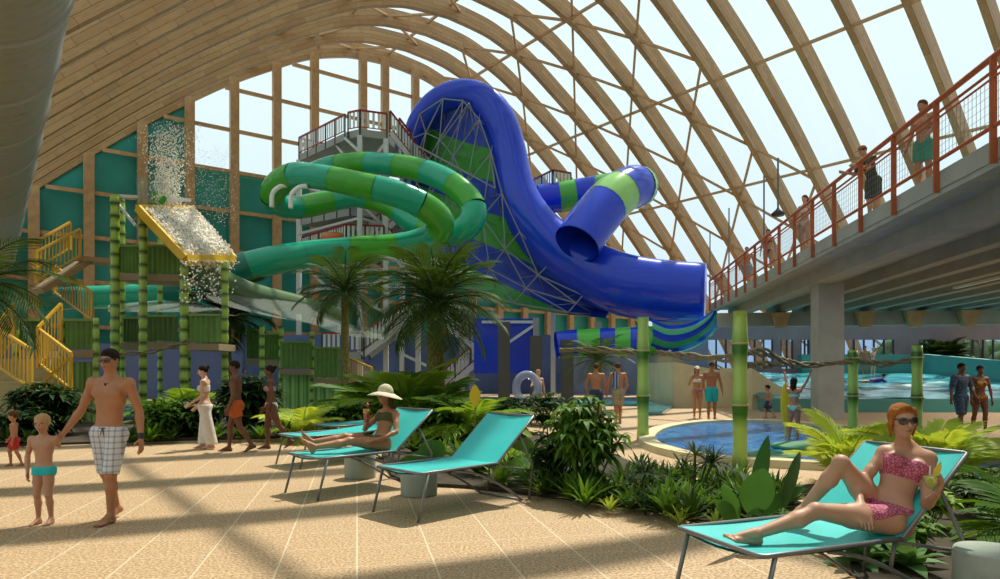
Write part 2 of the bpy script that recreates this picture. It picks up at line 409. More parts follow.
# railing
rl = thing('gallery_railing', 'rust red steel railing along the concrete gallery edge', 'railing', GL(18, 0, 5.1))
for z, r_ in ((6.33, .05), (6.12, .025), (5.28, .035), (6.02, .018)):
    MB().tube([GL(1.5, -.04, z), GL(U1, -.04, z)], r_, 8).build('rail', RUST, rl)
for k in range(20):
    u = 3.4+k*1.74
    if u > U1: break
    MB().bar(GL(u, -.05, 4.72), GL(u, -.05, 6.33), .09, .05, up=GA).build('post', RUST, rl)
mb = MB()
for k in range(290):
    u = 2+k*.12
    if u < U1: mb.bar(GL(u, -.02, 5.3), GL(u, -.02, 6.02), .005)
for k in range(5): mb.bar(GL(1.5, -.02, 5.4+k*.13), GL(U1, -.02, 5.4+k*.13), .004)
mb.build('mesh_infill', GREYM, rl)
# rear railing with black end frames on the gallery
for k, (u0, u1) in enumerate([(8.3, 10.9), (11.4, 15.5)]):
    t = thing('mesh_barrier', ['grey mesh barrier with black posts behind the man in green shorts', 'low grey mesh barrier with black frame behind the man in cap'][k], 'barrier', GL(u0, 2.2, 5.1))
    for uu in (u0, u1): MB().bar(GL(uu, 2.2, 5.1), GL(uu, 2.2, 6.1), .07).build('post', BLACK, t)
    mb = MB(); mb.bar(GL(u0, 2.2, 6.1), GL(u1, 2.2, 6.1), .04)
    mb.bar(GL(u0, 2.2, 5.25), GL(u1, 2.2, 5.25), .03)
    for j in range(int((u1-u0)/.09)): mb.bar(GL(u0+j*.09, 2.2, 5.25), GL(u0+j*.09, 2.2, 6.1), .012)
    mb.build('mesh_panel', GREYM, t)
# under-gallery rear wall
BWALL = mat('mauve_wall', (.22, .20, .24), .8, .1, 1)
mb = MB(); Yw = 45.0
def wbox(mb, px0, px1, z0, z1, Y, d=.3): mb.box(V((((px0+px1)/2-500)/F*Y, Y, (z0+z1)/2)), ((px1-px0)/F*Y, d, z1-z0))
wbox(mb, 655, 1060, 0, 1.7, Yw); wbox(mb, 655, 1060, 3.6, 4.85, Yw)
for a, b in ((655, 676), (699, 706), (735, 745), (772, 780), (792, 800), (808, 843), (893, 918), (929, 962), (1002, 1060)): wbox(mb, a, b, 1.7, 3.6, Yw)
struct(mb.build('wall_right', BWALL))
k = 3
for a, b in ((676, 699), (706, 735), (745, 772), (780, 792), (800, 808), (843, 893), (918, 929), (962, 1002)):
    mb = MB(); wbox(mb, a, b, 1.7, 3.6, Yw, .03); w_ = mb.build('window_%d' % k, glass_mat('window_blue', (.75, .85, 1), .08)); struct(w_)
    mb = MB(); n = max(2, int((b-a)/9))
    for i in range(n+1): X = (lerp(a, b, i/n)-500)/F*Yw; mb.box(V((X, Yw-.1, 2.65)), (.09, .1, 1.9))
    mb.build('window_frame', mat('frame_dark', (.03, .035, .05), .5), w_); k += 1
# garden outside the right-hand window
GRASS = mat('outdoor_green', (.10, .20, .04), .9, .5, 2)
mb = MB()
for i in range(60):
    mb.ball(V((random.uniform(28, 42), random.uniform(48, 52), random.uniform(.5, 3.2))), (random.uniform(.5, 1.1),)*3, 7, 5)
tag(mb.build('hedge', GRASS), 'sunlit green hedge outside the dark framed window beyond the wave pool', 'hedge', kind='stuff')
# unseen closing wall behind the camera, added to limit ambient light
mb = MB(); rows = []
for i in range(len(prof)): s, h = prof[i]; rows.append([HP(-3.5, s, -1.6), HP(-3.5, s, h+1)])
mb.grid(rows, smooth=False); struct(mb.build('wall_front_unseen', mat('pale_wall', (.45, .45, .42), .8)))

def plastic(name, col, var=.05): return mat(name, col, .2, var, 1.2, coat=.25, spec=.35)
SGREEN = plastic('slide_green', (.05, .36, .02)); STEAL = plastic('slide_teal', (.01, .37, .22)); SDARK = plastic('slide_dark_teal', (.01, .17, .12))
SBLUE = plastic('slide_blue', (.010, .05, .62)); SBG = plastic('slide_bright_green', (.10, .50, .06)); SLIME = plastic('slide_lime', (.30, .62, .16))
def tube_parts(t, pts, seq, per=8, n=20, name='tube_segment', open_ends=True, ring=None):
    """pts: (px,py,Y,r_px); seq: list of (fraction, material): consecutive coloured segments, each a part"""
    dense = catmull(pts, per)
    q = [(P(a, b, c), r/F*c) for a, b, c, r in dense]
    arc = [0]
    for i in range(1, len(q)): arc.append(arc[-1]+(q[i][0]-q[i-1][0]).length)
    L = arc[-1]; tot = sum(f for f, _ in seq); a = 0
    def at(u):
        u = min(max(u, 0), L); i = max(j for j in range(len(arc)) if arc[j] <= u+1e-9); i = min(i, len(q)-2)
        k = (u-arc[i])/max(arc[i+1]-arc[i], 1e-6); return q[i][0].lerp(q[i+1][0], k), lerp(q[i][1], q[i+1][1], k)
    for f, m in seq:
        b = a+f/tot*L; k = max(3, int((b-a)/.35)); pr = [at(lerp(a, b, j/k)) for j in range(k+1)]
        mb = MB(); mb.tube([x[0] for x in pr], [x[1] for x in pr], n, cap=False)
        mb.tube([x[0] for x in pr][::-1], [x[1]*.95 for x in pr][::-1], n, cap=False)
        if open_ends:
            for (c, r), (c2, r2) in ((pr[0], pr[1]), (pr[-1], pr[-2])):
                mb.tube([c, c+(c2-c)*.12], [r*1.04, r*1.04], n, cap=True) if ring and m is ring else mb.tube([c, c+(c2-c)*.05], [r*1.02, r*1.02], n, cap=False)
        mb.build(name, m, t); a = b
    return at, L

# ---- twisting green body slide
t = thing('body_slide', 'long looping tube slide in glossy green and teal bands beside the tower', 'water slide', P(340, 370, 38))
ptsA = [(312, 172, 43, 9), (335, 165, 42, 10), (370, 163, 41, 11), (420, 170, 39, 12), (455, 186, 37.5, 12.5), (474, 208, 36.5, 13), (466, 228, 36.3, 13), (443, 234, 37, 12), (415, 224, 38.5, 11), (388, 206, 39.5, 10),
        (357, 197, 39.5, 10.5), (330, 201, 38.6, 11), (302, 207, 37.3, 11.5), (282, 206, 36, 11), (273, 199, 35.2, 12), (276, 187, 34.4, 13), (292, 176, 33.6, 13), (320, 177, 33, 12.5), (360, 185, 32.5, 13), (400, 195, 32.5, 13.5),
        (430, 210, 33, 14), (441, 224, 33.8, 14), (430, 238, 34.4, 13.5), (400, 246, 34.2, 13), (360, 249, 33.6, 13), (310, 254, 33, 13.5), (270, 261, 32, 14.5), (243, 268, 31.6, 15)]
alt = []
for k in range(22): alt.append((1, SGREEN if k % 2 else STEAL))
alt[-1] = (1.3, STEAL)
atA, LA = tube_parts(t, ptsA, alt)
ptsA2 = [(248, 267, 31.7, 16), (215, 277, 31.2, 15.5), (190, 287, 31, 15), (166, 293, 30.8, 15)]
tube_parts(t, ptsA2, [(1, SDARK)])
ptsA3 = [(172, 292, 30.8, 13), (140, 296, 30.6, 12.5), (110, 297, 30.4, 12), (82, 298, 30.2, 12)]
tube_parts(t, ptsA3, [(1, STEAL)]); tube_parts(t, [(84, 298, 30.2, 12), (60, 299, 30.2, 12), (44, 304, 30, 12)], [(1, SDARK)])
# clear inspection bands on the underside of the bend
for (px, py, Y) in ((278, 192, 34.2), (297, 193, 33.6)):
    mb = MB(); c = P(px, py, Y-.75); pts = [c+V((-.30, 0, -.75)), c+V((-.25, -.05, -.1)), c+V((.1, -.05, .25)), c+V((.5, 0, .35))]
    mb.tube(catmull(pts, 5), .12, 8); mb.build('clear_band', mat('clear_band', (.85, .9, .88), .1), t)

# ---- big blue half-pipe slide with striped wall
t = thing('giant_slide', 'huge arched blue raft slide with green and blue striped wall', 'water slide', P(500, 370, 44))
ptsB0 = [(413, 186, 46, 8), (411, 160, 45.5, 9), (416, 128, 45, 11), (434, 104, 44.5, 12.5), (458, 94, 44, 14), (482, 100, 43.6, 16), (499, 121, 43.2, 18), (508, 150, 42.8, 19), (514, 182, 42.2, 20), (526, 214, 41.5, 23), (549, 243, 40.8, 26), (580, 266, 40, 29), (620, 284, 39, 31), (662, 291, 38.2, 31), (705, 292, 37.4, 29)]
dense = catmull(ptsB0, 10)
for _ in range(6): dense = [dense[0]]+[tuple((a[i]+2*b[i]+c[i])/4 for i in range(4)) for a, b, c in zip(dense, dense[1:], dense[2:])]+[dense[-1]]
pr = [(P(a, b, c), r/F*c) for a, b, c, r in dense]
BL2 = SBLUE
mb = MB(); mb.tube([x[0] for x in pr], [x[1] for x in pr], 36, sx=.8); mb.build('channel', BL2, t)
# wall
Bc = catmull([(411, 165, 45.6), (417, 125, 45), (440, 102, 44.5), (462, 98, 44), (480, 110, 43.6), (493, 140, 43.0), (502, 180, 42.4), (515, 220, 41.6), (540, 255, 41), (572, 282, 40.4), (612, 303, 39.4)], 6)
Lc = catmull([(410, 186, 45.8), (405, 200, 46), (400, 214, 46.2), (398, 228, 46), (403, 242, 45.6), (416, 256, 45), (436, 271, 44.2), (465, 288, 43.3), (500, 301, 42.3), (545, 311, 41), (606, 318, 39.6)], 6)
m = mat('striped_wall', (.06, .3, .05), .45, coat=.3); nt, b = nodes(m)
tc = nt.nodes.new('ShaderNodeTexCoord'); d = nt.nodes.new('ShaderNodeVectorMath'); d.operation = 'DOT_PRODUCT'
nt.links.new(tc.outputs['Object'], d.inputs[0]); d.inputs[1].default_value = (.475, 0, .88)
# z' = .92z+.4x, banded
f = math_n(nt, 'FRACT', math_n(nt, 'DIVIDE', math_n(nt, 'ADD', d.outputs['Value'], WALLOFF), 3.6))
gt = math_n(nt, 'GREATER_THAN', f, .5)
mx = nt.nodes.new('ShaderNodeMixRGB'); nt.links.new(gt, mx.inputs[0]); mx.inputs[1].default_value = (.015, .06, .55, 1); mx.inputs[2].default_value = (.07, .38, .05, 1)
nt.links.new(mx.outputs[0], b.inputs['Base Color'])
rows = []
wallp = []
for i in range(len(Bc)):
    a = V(Bc[i]); c = V(Lc[i]); row = []
    for j in range(17):
        k = j/16; q = a.lerp(c, k); q.z += 1.2*math.sin(math.pi*k); row.append(P(*q))
    rows.append(row)
wallp = rows
mb = MB(); mb.grid(rows); back = [[p+V((0, .25, 0)) for p in r] for r in rows]; mb.grid(back, flip=True); mb.build('striped_wall', m, t)
# truss carrying the wall
TR_ = mat('truss_steel', (.24, .25, .29), .4)
mb = MB(); nodes_ = {}
R_ = len(rows)
for i in range(8, R_-2, 6):
    for j in range(1, 17, 5):
        nodes_[(i, j)] = rows[i][j]+V((0, -1.0-1.2*math.sin(math.pi*j/16), 0))
ii = sorted({k[0] for k in nodes_})
for (i, j), p in nodes_.items():
    for (di, dj) in ((1, 0), (0, 5), (1, 5)):
        x = ii.index(i)+di
        if x < len(ii) and (ii[x], j+dj) in nodes_: mb.bar(p, nodes_[(ii[x], j+dj)], .06)
    for (di, dj) in ((-2, -2), (2, 2), (-2, 2), (2, -2)):
        a, c = min(max(i+di, 0), R_-1), min(max(j+dj, 0), 16); mb.bar(p, rows[a][c], .04)
apex = P(469, 103, 41.0)
for q in ((432, 152), (450, 143), (462, 148), (478, 150), (490, 153), (440, 163)): mb.bar(apex, P(q[0], q[1], 43.6), .05)
mb.bar(P(490, 153, 42.3), P(495, 188, 42), .1); mb.bar(P(412, 143, 43.5), P(495, 188, 42), .09); mb.bar(P(412, 143, 43.5), P(409, 205, 43.5), .09)
mb.build('support_truss', TR_, t)
# legs of truss
for (px, top, Y) in ((536, 318, 40), (472, 300, 43), (598, 322, 39)):
    mb = MB(); mb.bar(P(px, top, Y), V((P(px, top, Y).x, Y, 0)), .35); mb.build('support_leg', mat('leg_steel', (.3, .32, .34), .5), t)

# ---- blue and lime tube feeding it
t = thing('tube_slide', 'wide blue and lime banded tube slide bending down from small balcony', 'water slide', P(600, 370, 42))
tube_parts(t, [(538, 199, 44, 14), (560, 197, 44, 15), (590, 192, 43.8, 15), (615, 188, 43.2, 15.5)], [(.9, SBLUE), (.7, SBG), (.9, SBLUE), (.7, SBG)])
tube_parts(t, [(612, 190, 43.2, 17), (632, 190, 42.4, 19), (637, 187, 41.4, 21), (628, 188, 40.4, 21), (611, 200, 39.4, 23), (592, 222, 38.4, 24), (577, 244, 37.6, 24)], [(.7, SBLUE), (1.0, SBG), (1.0, SBLUE), (1.0, SLIME), (2.0, SBLUE)])
# ---- low striped slide
t = thing('run_out_slide', 'low blue and green banded tube slide behind the dark square columns', 'water slide', P(600, 370, 37))
tube_parts(t, [(556, 345, 37, 13), (580, 343, 37, 14), (620, 342, 36.6, 14.5), (655, 341, 36.2, 15)], [(1.3, SBLUE), (1.4, SBG), (.9, SBLUE), (.9, SBG), (.9, SBLUE), (.5, SBG)])
for px in (570, 640): MB().bar(P(px, 354, 36.9), V((P(px, 354, 36.9).x, 36.9, 0)), .25).build('support_leg', STEELW, t)
bowl = thing('spiral_bowl', 'glossy blue bowl with thin green stripes under the end of raft slide', 'water slide', P(690, 370, 37))
bc = [(648, 338), (668, 344), (692, 340), (712, 328), (722, 314)]
nst = 9
cs = catmull([(P(a, b, 36.2)) for a, b in bc], 6)
for s_ in range(nst):
    a0, a1 = math.pi*(-.15+s_*1.3/nst), math.pi*(-.15+(s_+1)*1.3/nst); rows = []
    for a in (a0, (a0+a1)/2, a1):
        row = []
        for i, p in enumerate(cs):
            k = i/(len(cs)-1); r = lerp(1.15, .75, k); row.append(V(p)+V((-.35*math.sin(a)*r*k*2, -r*math.sin(a), -r*math.cos(a)*.75+ .25)))
        rows.append(row)
    mb = MB(); mb.grid(rows); mb.build('stripe', SBLUE if s_ % 2 == 0 else plastic('bowl_green', (.04, .35, .16)), bowl)
# blue panels under the slides
mb = MB(); a_, b_ = P(474, 372, 41), P(536, 320, 41); mb.box((a_+b_)/2, (b_.x-a_.x, .3, 3.3)); o = mb.build('wall_blue_panel', SBLUE); struct(o)

# ---- dark square columns
for k, (px, top, Y, lab) in enumerate([(504, 322, 30, 'left of the three, tallest'), (536, 336, 30, 'middle one of the three'), (567, 340, 30, 'nearest the two men seen from behind'), ]):
    g = P(px, 370, Y); o = MB().box(V((g.x, Y, (EYE+(370-top)/F*Y)/2)), (.52, .52, EYE+(370-top)/F*Y)).build('square_column', mat('dark_column', (.06, .065, .065), .7))
    tag(o, 'dark grey square column, ' + lab, 'column', 'dark square columns')
# ---- slide tower
DECK = mat('deck_grey', (.34, .35, .33), .7, .1); TREAD = mat('tread_dark', (.06, .06, .06), .6); WPAN = mat('white_mesh', (.66, .68, .64), .6)
tw = thing('slide_tower', 'tall white steel stair tower with red handrails carrying the slides', 'tower', P(362, 370, 44))
def platform(t, poly, z, rails, th=.45):
    mb = MB(); mb.prism(poly, z-th, z); mb.build('platform', DECK, t)
    for a, b in rails: railing(t, V((*a, z)), V((*b, z)))
def railing(t, a, b, step=1.2):
    r = MB(); r.bar(a+V((0, 0, 1.15)), b+V((0, 0, 1.15)), .1); r.bar(a+V((0, 0, .12)), b+V((0, 0, .12)), .05); o = r.build('handrail', REDRAIL, t)
    n = max(1, round((b-a).length/step)); m2 = MB()
    for i in range(n+1): p = a.lerp(b, i/n); m2.bar(p-V((0, 0, .45)), p+V((0, 0, 1.12)), .08)
    m2.build('railing_posts', BLACK, t)
    m3 = MB(); d = (b-a).normalized(); k = int((b-a).length/.28)
    for i in range(k): p = a.lerp(b, (i+.5)/k); m3.bar(p+V((0, 0, .12)), p+V((0, 0, 1.08)), .15, .02, up=d.cross(V((0, 0, 1))))
    m3.build('railing_infill', WPAN, t)
def flight(t, a, b, wdir, w=1.2, n=None):
    wd = V(wdir)*w; d = b-a; n = n or max(4, int(abs(d.z)/.28)); mb = MB()
    for s_ in (V((0, 0, 0)), wd): mb.bar(a+s_-V((0, 0, .2)), b+s_-V((0, 0, .2)), .1, .35)
    mb.build('stringer', STEELW, t); m2 = MB()
    for i in range(n): p = a.lerp(b, (i+.5)/n)+wd/2; m2.box(p, (.32, w, .05), V((d.x, d.y, 0)).normalized(), V(wdir), (0, 0, 1))
    m2.build('treads', TREAD, t)
    for s_ in (V((0, 0, 0)), wd): railing(t, a+s_, b+s_, 1.1)
def XY(px, Y): return ((px-HX)/F*Y, Y)
zt = 16.5
platform(tw, [XY(299, 47), XY(346, 42.6), XY(360, 42), XY(386, 42.6), XY(402, 46), XY(340, 49)], zt, [(XY(299, 47), XY(345, 42.7)), (XY(348, 42.4), XY(360, 42)), (XY(360, 42), XY(387, 42.6)), (XY(402, 46), XY(340, 49)), (XY(299, 47), XY(340, 49))])
flight(tw, P(390, 129, 42.8), P(424, 172, 44.5), (.3, .95, 0), 1.3)
# lower decks
z2 = EYE+(370-243)/F*42
platform(tw, [XY(302, 46), XY(346, 42), XY(384, 42.5), XY(400, 46), XY(340, 48)], z2, [(XY(302, 46), XY(346, 42)), (XY(346, 42), XY(384, 42.5))])
z25 = EYE+(370-212)/F*45
platform(tw, [XY(300, 47), XY(350, 44), XY(400, 45), XY(400, 47.5), XY(340, 49)], z25, [(XY(300, 47), XY(350, 44))])
flight(tw, P(368, 240, 44), P(404, 212, 45), (.2, .97, 0), 1.2)
flight(tw, P(388, 246, 42.6), P(444, 306, 43.6), (.2, .97, 0), 1.3)
z3 = EYE+(370-318)/F*43.6
platform(tw, [XY(440, 43.6), XY(462, 43.6), XY(462, 46), XY(440, 46)], z3, [(XY(440, 43.6), XY(462, 43.6))])
flight(tw, P(440, 318, 42.6), P(485, 352, 42.6), (.2, .97, 0), 1.2)
flight(tw, P(485, 352, 42.8), P(440, 392, 42.4), (.2, .97, 0), 1.2)
flight(tw, P(408, 318, 42), P(362, 352, 41), (.2, .97, 0), 1.2)
z4 = EYE+(370-352)/F*41
platform(tw, [XY(322, 41), XY(364, 41), XY(364, 43), XY(322, 43)], z4, [(XY(322, 41), XY(364, 41))])
for px, Y in ((299, 47), (360, 42.1), (386, 42.7), (402, 46), (340, 49), (418, 44), (462, 44)):
    top = zt if px < 410 else z3+ (5 if px == 418 else 0); p = V((*XY(px, Y), 0)); MB().bar(p, p+V((0, 0, top-.4)), .3).build('column', STEELW, tw)
mb = MB()
def X3(px, py, Y): return P(px, py, Y)
for a, b in (((360, 152, 42.1), (345, 138, 42.6)), ((360, 175, 42.1), (386, 142, 42.7)), ((360, 175, 42.1), (335, 143, 44)), ((360, 200, 42.1), (386, 190, 42.7)), ((300, 185, 47), (360, 205, 42.1)), ((360, 205, 42.1), (400, 240, 44)),
             ((360, 262, 42.1), (348, 246, 42)), ((360, 262, 42.1), (376, 246, 42.4)), ((360, 290, 42.1), (418, 262, 44)), ((360, 255, 42.1), (322, 262, 45)), ((322, 262, 45), (352, 300, 42.3)), ((418, 270, 44), (360, 315, 42.1)),
             ((299, 260, 47), (340, 300, 46)), ((360, 300, 42.1), (420, 330, 44)), ((536, 322, 40), (478, 322, 41)), ((536, 324, 40), (505, 345, 40)), ((398, 352, 42), (440, 372, 42)), ((420, 290, 44), (418, 370, 44))):
    MB().bar(X3(*a), X3(*b), .16).build('brace', STEELW, tw)
for z in (7, 11): MB().bar(V((*XY(299, 47), z)), V((*XY(360, 42.1), z)), .16).bar(V((*XY(360, 42.1), z)), V((*XY(402, 46), z)), .16).build('brace', STEELW, tw)
# balcony for the tube slide
bt = thing('slide_balcony', 'small white balcony with dark red rails where the blue tube begins', 'balcony', P(552, 370, 44))
zb = EYE+(370-190)/F*44
platform(bt, [XY(531, 46), XY(553, 43.5), XY(571, 44.2), XY(571, 47)], zb, [(XY(531, 46), XY(553, 43.5)), (XY(553, 43.5), XY(571, 44.2))])
MB().bar(P(553, 192, 44.6), V((P(553, 192, 44.6).x, 44.6, 0)), .3).build('column', STEELW, bt)
MB().bar(P(541, 214, 44), P(562, 192, 44), .12).build('brace', STEELW, bt)
# orange raft mouth on tower
o = MB().lathe(V((*XY(334, 42.6), z2)), [(.2, .0), (.75, .05), (.85, .35), (.7, .65), (.3, .75)], 20).build('raft', mat('raft_orange', (.6, .16, .02), .4)); tag(o, 'round orange raft lying on the middle tower deck', 'raft')
# violet blue low building below the slides
BLUEW = mat('blue_wall', (.10, .16, .36), .6, .2, .6); PALE = mat('pale_blue_wall', (.22, .28, .42), .6, .1, 1)
mb = MB(); a_, b_ = V((*XY(60, 47), 0)), V((*XY(600, 47), 0))
mb.box(V(((XY(150, 46)[0]+XY(600, 46)[0])/2, 46.6, 2.0)), (XY(600, 46)[0]-XY(150, 46)[0], .3, 4.0)); struct(mb.build('wall_low_blue', BLUEW))
mb = MB(); mb.box(V((XY(100, 40)[0], 38.5, 2.3)), (18, .3, 1.6)); mb.box(V((XY(100, 40)[0], 38.5, .8)), (18, .28, 1.6)); struct(mb.build('wall_violet', mat('violet_wall', (.10, .14, .30), .7)))
mb = MB(); mb.box(V((XY(640, 44)[0], 44.5, 1.8)), (XY(700, 44)[0]-XY(560, 44)[0], .3, 3.6)); struct(mb.build('wall_pale', PALE))
# ================= bamboo play structure =================
def bamboo_mat(name, dark, light, per=.5):
    if name in MATS: return MATS[name]
    m = mat(name, light, .35, coat=.3); nt, b = nodes(m)
    tc = nt.nodes.new('ShaderNodeTexCoord'); sp = nt.nodes.new('ShaderNodeSeparateXYZ'); nt.links.new(tc.outputs['Object'], sp.inputs[0])
    f = math_n(nt, 'FRACT', math_n(nt, 'DIVIDE', sp.outputs[2], per)); r = nt.nodes.new('ShaderNodeValToRGB'); el = r.color_ramp.elements
    el[0].position = 0; el[0].color = (*dark, 1); el[1].position = 1; el[1].color = (*dark, 1)
    el[0].color = (*[a*.5+b_*.5 for a, b_ in zip(dark, light)], 1); x = el.new(.25); x.color = (*light, 1); x = el.new(.6); x.color = (*light, 1); x = el.new(.85); x.color = (*dark, 1)
    nt.links.new(f, r.inputs[0]); nt.links.new(r.outputs[0], b.inputs['Base Color']); return m
BAMF = bamboo_mat('bamboo_far', (.06, .13, .02), (.38, .58, .10), .42)
BAMN = bamboo_mat('bamboo_near', (.04, .17, .01), (.42, .62, .13), 1.02)
RING = mat('bamboo_ring', (.50, .42, .16), .5)
def bamboo(x, y, z1, r, per, m, label, group, ring=True):
    t = thing('bamboo_pole', label, 'bamboo pole', (x, y, 0), 0, group)
    n = int(z1/per)+1; prof_ = []; mb = MB(); rm = MB()
    z = 0
    while z < z1:
        for k in range(5): q = k/5; zz = min(z+q*per, z1); prof_.append((r*(.86+.16*abs(q-.5)*2+(.05 if k == 0 else 0)), zz))
        if ring and z > 0: MB().lathe((x, y, z), [(r*1.0, -r*.16), (r*1.13, -r*.12), (r*1.13, r*.12), (r*1.0, r*.16)], 14).build('node_ring', RING, t)
        z += per
    prof_.append((r*.9, z1)); mb.lathe((x, y, 0), prof_, 14); mb.build('stem', m, t)
    return t
bamboo(XY(740, 11.3)[0], 11.3, 2.58, .125, 1.02, BAMN, 'thick bright green bamboo pole rising from the pool edge, the nearest one', None)
bamboo(XY(643, 15.5)[0], 15.5, 2.80, .14, 1.02, BAMN, 'thick bright green bamboo pole behind the shrub, left of the nearest pole', None)
bamboo(XY(853, 17)[0], 17, 2.1, .125, .95, BAMN, 'bamboo pole in front of surf pool, the one nearer the concrete pillar', None)
bamboo(XY(917, 16.2)[0], 16.2, 2.2, .125, .95, BAMN, 'bamboo pole in front of surf pool, the one further from concrete pillar', None)
# ropes between the poles
def rope(pts, r=.035, k=3, label='', grp=None):
    dense = [V(p) for p in catmull(pts, 14)]; mb = MB()
    for s_ in range(k):
        q = []
        for i, p in enumerate(dense): a = i*.55+2*math.pi*s_/k; q.append(p+V((0, math.cos(a)*r*1.2, math.sin(a)*r*1.6+math.sin(i*.13+s_)*r)))
        mb.tube(q, r, 6)
    o = mb.build('twisted_rope', mat('rope_brown', (.24, .19, .10), .9, .3, 20)); tag(o, label, 'rope', grp)
rope([P(655, 353, 15.5), P(690, 357, 14), P(740, 357, 11.5)], .03, 3, 'twisted brown rope from the left green pole to the nearest pole')
rope([P(740, 356, 11.5), P(765, 353, 13), P(800, 364, 15), P(853, 361, 17)], .03, 3, 'thick twisted brown rope sagging from nearest pole across the pillar')
rope([P(740, 366, 11.5), P(765, 366, 13), P(790, 361, 14.5)], .03, 3, 'thin twisted brown rope branching below the thick one')
rope([P(853, 361, 17), P(885, 364, 16.6), P(917, 357, 16.2)], .032, 3, 'twisted brown rope between the two poles before the surf pool')
rope([P(560, 351, 20), P(600, 350, 18), P(643, 353, 15.5)], .03, 3, 'twisted brown rope running left from the pole behind the shrub')
# play tower
YP = 22.0
def corr_panel(px0, px1, py0, py1, Y, label, col=(.15, .29, .07), Y1=None, grp='green corrugated play panels'):
    Y1 = Y1 or Y; a = P(px0, py1, Y); b = P(px1, py1, Y1); z0 = a.z; z1 = P(px0, py0, Y).z; n = max(6, int((b-a).length/.16))*2
    t = thing('play_panel', label, 'panel', a, 0, grp)
    r0 = []; r1 = []; d = (b-a); d.z = 0; nn = V((d.y, -d.x, 0)).normalized()
    for i in range(n+1):
        off = nn*(.03 if i % 2 else -.03); p = V((a.x, a.y, 0)).lerp(V((b.x, b.y, 0)), i/n)+off; r0.append(p+V((0, 0, z0+.15))); r1.append(p+V((0, 0, z1)))
    mb = MB(); mb.grid([r0, r1], smooth=False); mb.grid([[p-nn*.08 for p in r0], [p-nn*.08 for p in r1]], smooth=False, flip=True); mb.build('corrugated_sheet', mat('panel_green%d' % int(col[1]*1000), col, .5, .12, 2), t)
    ed = MB(); ed.bar(V((a.x, a.y, z1)), V((b.x, b.y, z1)), .1, .08); ed.build('top_rail', mat('lime_edge', (.18, .32, .06), .5), t)
    fl = MB(); fl.box(V(((a.x+b.x)/2, (a.y+b.y)/2+.6, z0)), ((b-a).length, 1.4, .22)); fl.build('floor_board', mat('board_tan', (.34, .25, .14), .8), t)
poles = [(115, 195, 22.5, 9), (122, 200, 25.5, 6), (143, 220, 22, 8), (160, 232, 26, 5), (184, 248, 22, 8.5), (188, 212, 27, 6), (225, 262, 23, 7), (16, 320, 20, 6), (43, 318, 22, 6), (62, 318, 20, 5.5), (96, 318, 20, 6), (262, 325, 26, 5), (281, 326, 27, 5), (312, 332, 27, 5), (347, 348, 27, 4.5)]
for k, (px, py, Y, w_) in enumerate(poles):
    bamboo(XY(px, Y)[0], Y, P(px, py, Y).z, w_/F*Y/2, .45, BAMF, 'green bamboo post of the play tower, ' + ORD[k] + ' in order of height' if False else
           ['tallest bamboo post at the left of the water play tower', 'thin bamboo post just behind the tallest one', 'bamboo post under the high side of yellow tipping tray', 'thin rear bamboo post beneath the upper green deck', 'bamboo post at the right end of upper green deck',
            'thin bamboo post behind the yellow tray', 'bamboo post under the low end of the yellow tray', 'bamboo post at the far left by yellow stairs', 'bamboo post beside the leftmost small green panel', 'bamboo post between yellow stairs and ribbed panel', 'bamboo post at right of panel behind the walking man',
            'bamboo post of low deck behind the walking women', 'bamboo post of low deck next to the bikini woman', 'bamboo post between the last two stepped panels', 'bamboo post at the end of the stepped panels'][k], 'play tower bamboo posts', ring=False)
corr_panel(119, 143, 246, 277, 22.6, 'upper green ribbed panel left of the tray post'); corr_panel(146, 181, 246, 278, 22.4, 'upper green ribbed panel right of the tray post')
corr_panel(122, 143, 318, 346, 23, 'dark green middle panel nearest the tallest post', (.10, .19, .05)); corr_panel(146, 176, 316, 345, 23, 'dark green middle panel between two tower posts', (.10, .19, .05))
corr_panel(188, 220, 315, 347, 22, 'mid height green ribbed panel above the woman in white')
corr_panel(18, 41, 320, 354, 20.6, 'flat green panel at the far left behind palm fronds', (.07, .17, .05)); corr_panel(64, 95, 320, 354, 20, 'green ribbed panel above the bamboo screen, left of walking man')
corr_panel(246, 260, 330, 362, 27.5, 'small green panel, highest of the stepped row'); corr_panel(263, 279, 334, 363, 27, 'small green panel, second of the stepped row')
corr_panel(280, 311, 342, 372, 26.6, 'wide green panel, third of the stepped row'); corr_panel(314, 340, 348, 381, 26.6, 'wide green panel, lowest of the stepped row')
# bamboo-print screens under the decks
SCR = stripe_mat('bamboo_screen', [(.10, .33, .05), (.30, .55, .12), (.06, .22, .03), (.38, .60, .2)], (1, 0, 0), .34, .5, soft=True)
for (a, b, c, d, Y, lab) in ((64, 97, 362, 415, 20.4, 'bright bamboo patterned screen beside the yellow stairs'), (279, 345, 375, 425, 27, 'bright bamboo patterned screen under the stepped panels')):
    p, q = P(a, d, Y), P(b, c, Y); o = MB().box(V(((p.x+q.x)/2, Y, q.z/2)), (q.x-p.x, .12, q.z)).build('bamboo_screen', SCR); tag(o, lab, 'screen')
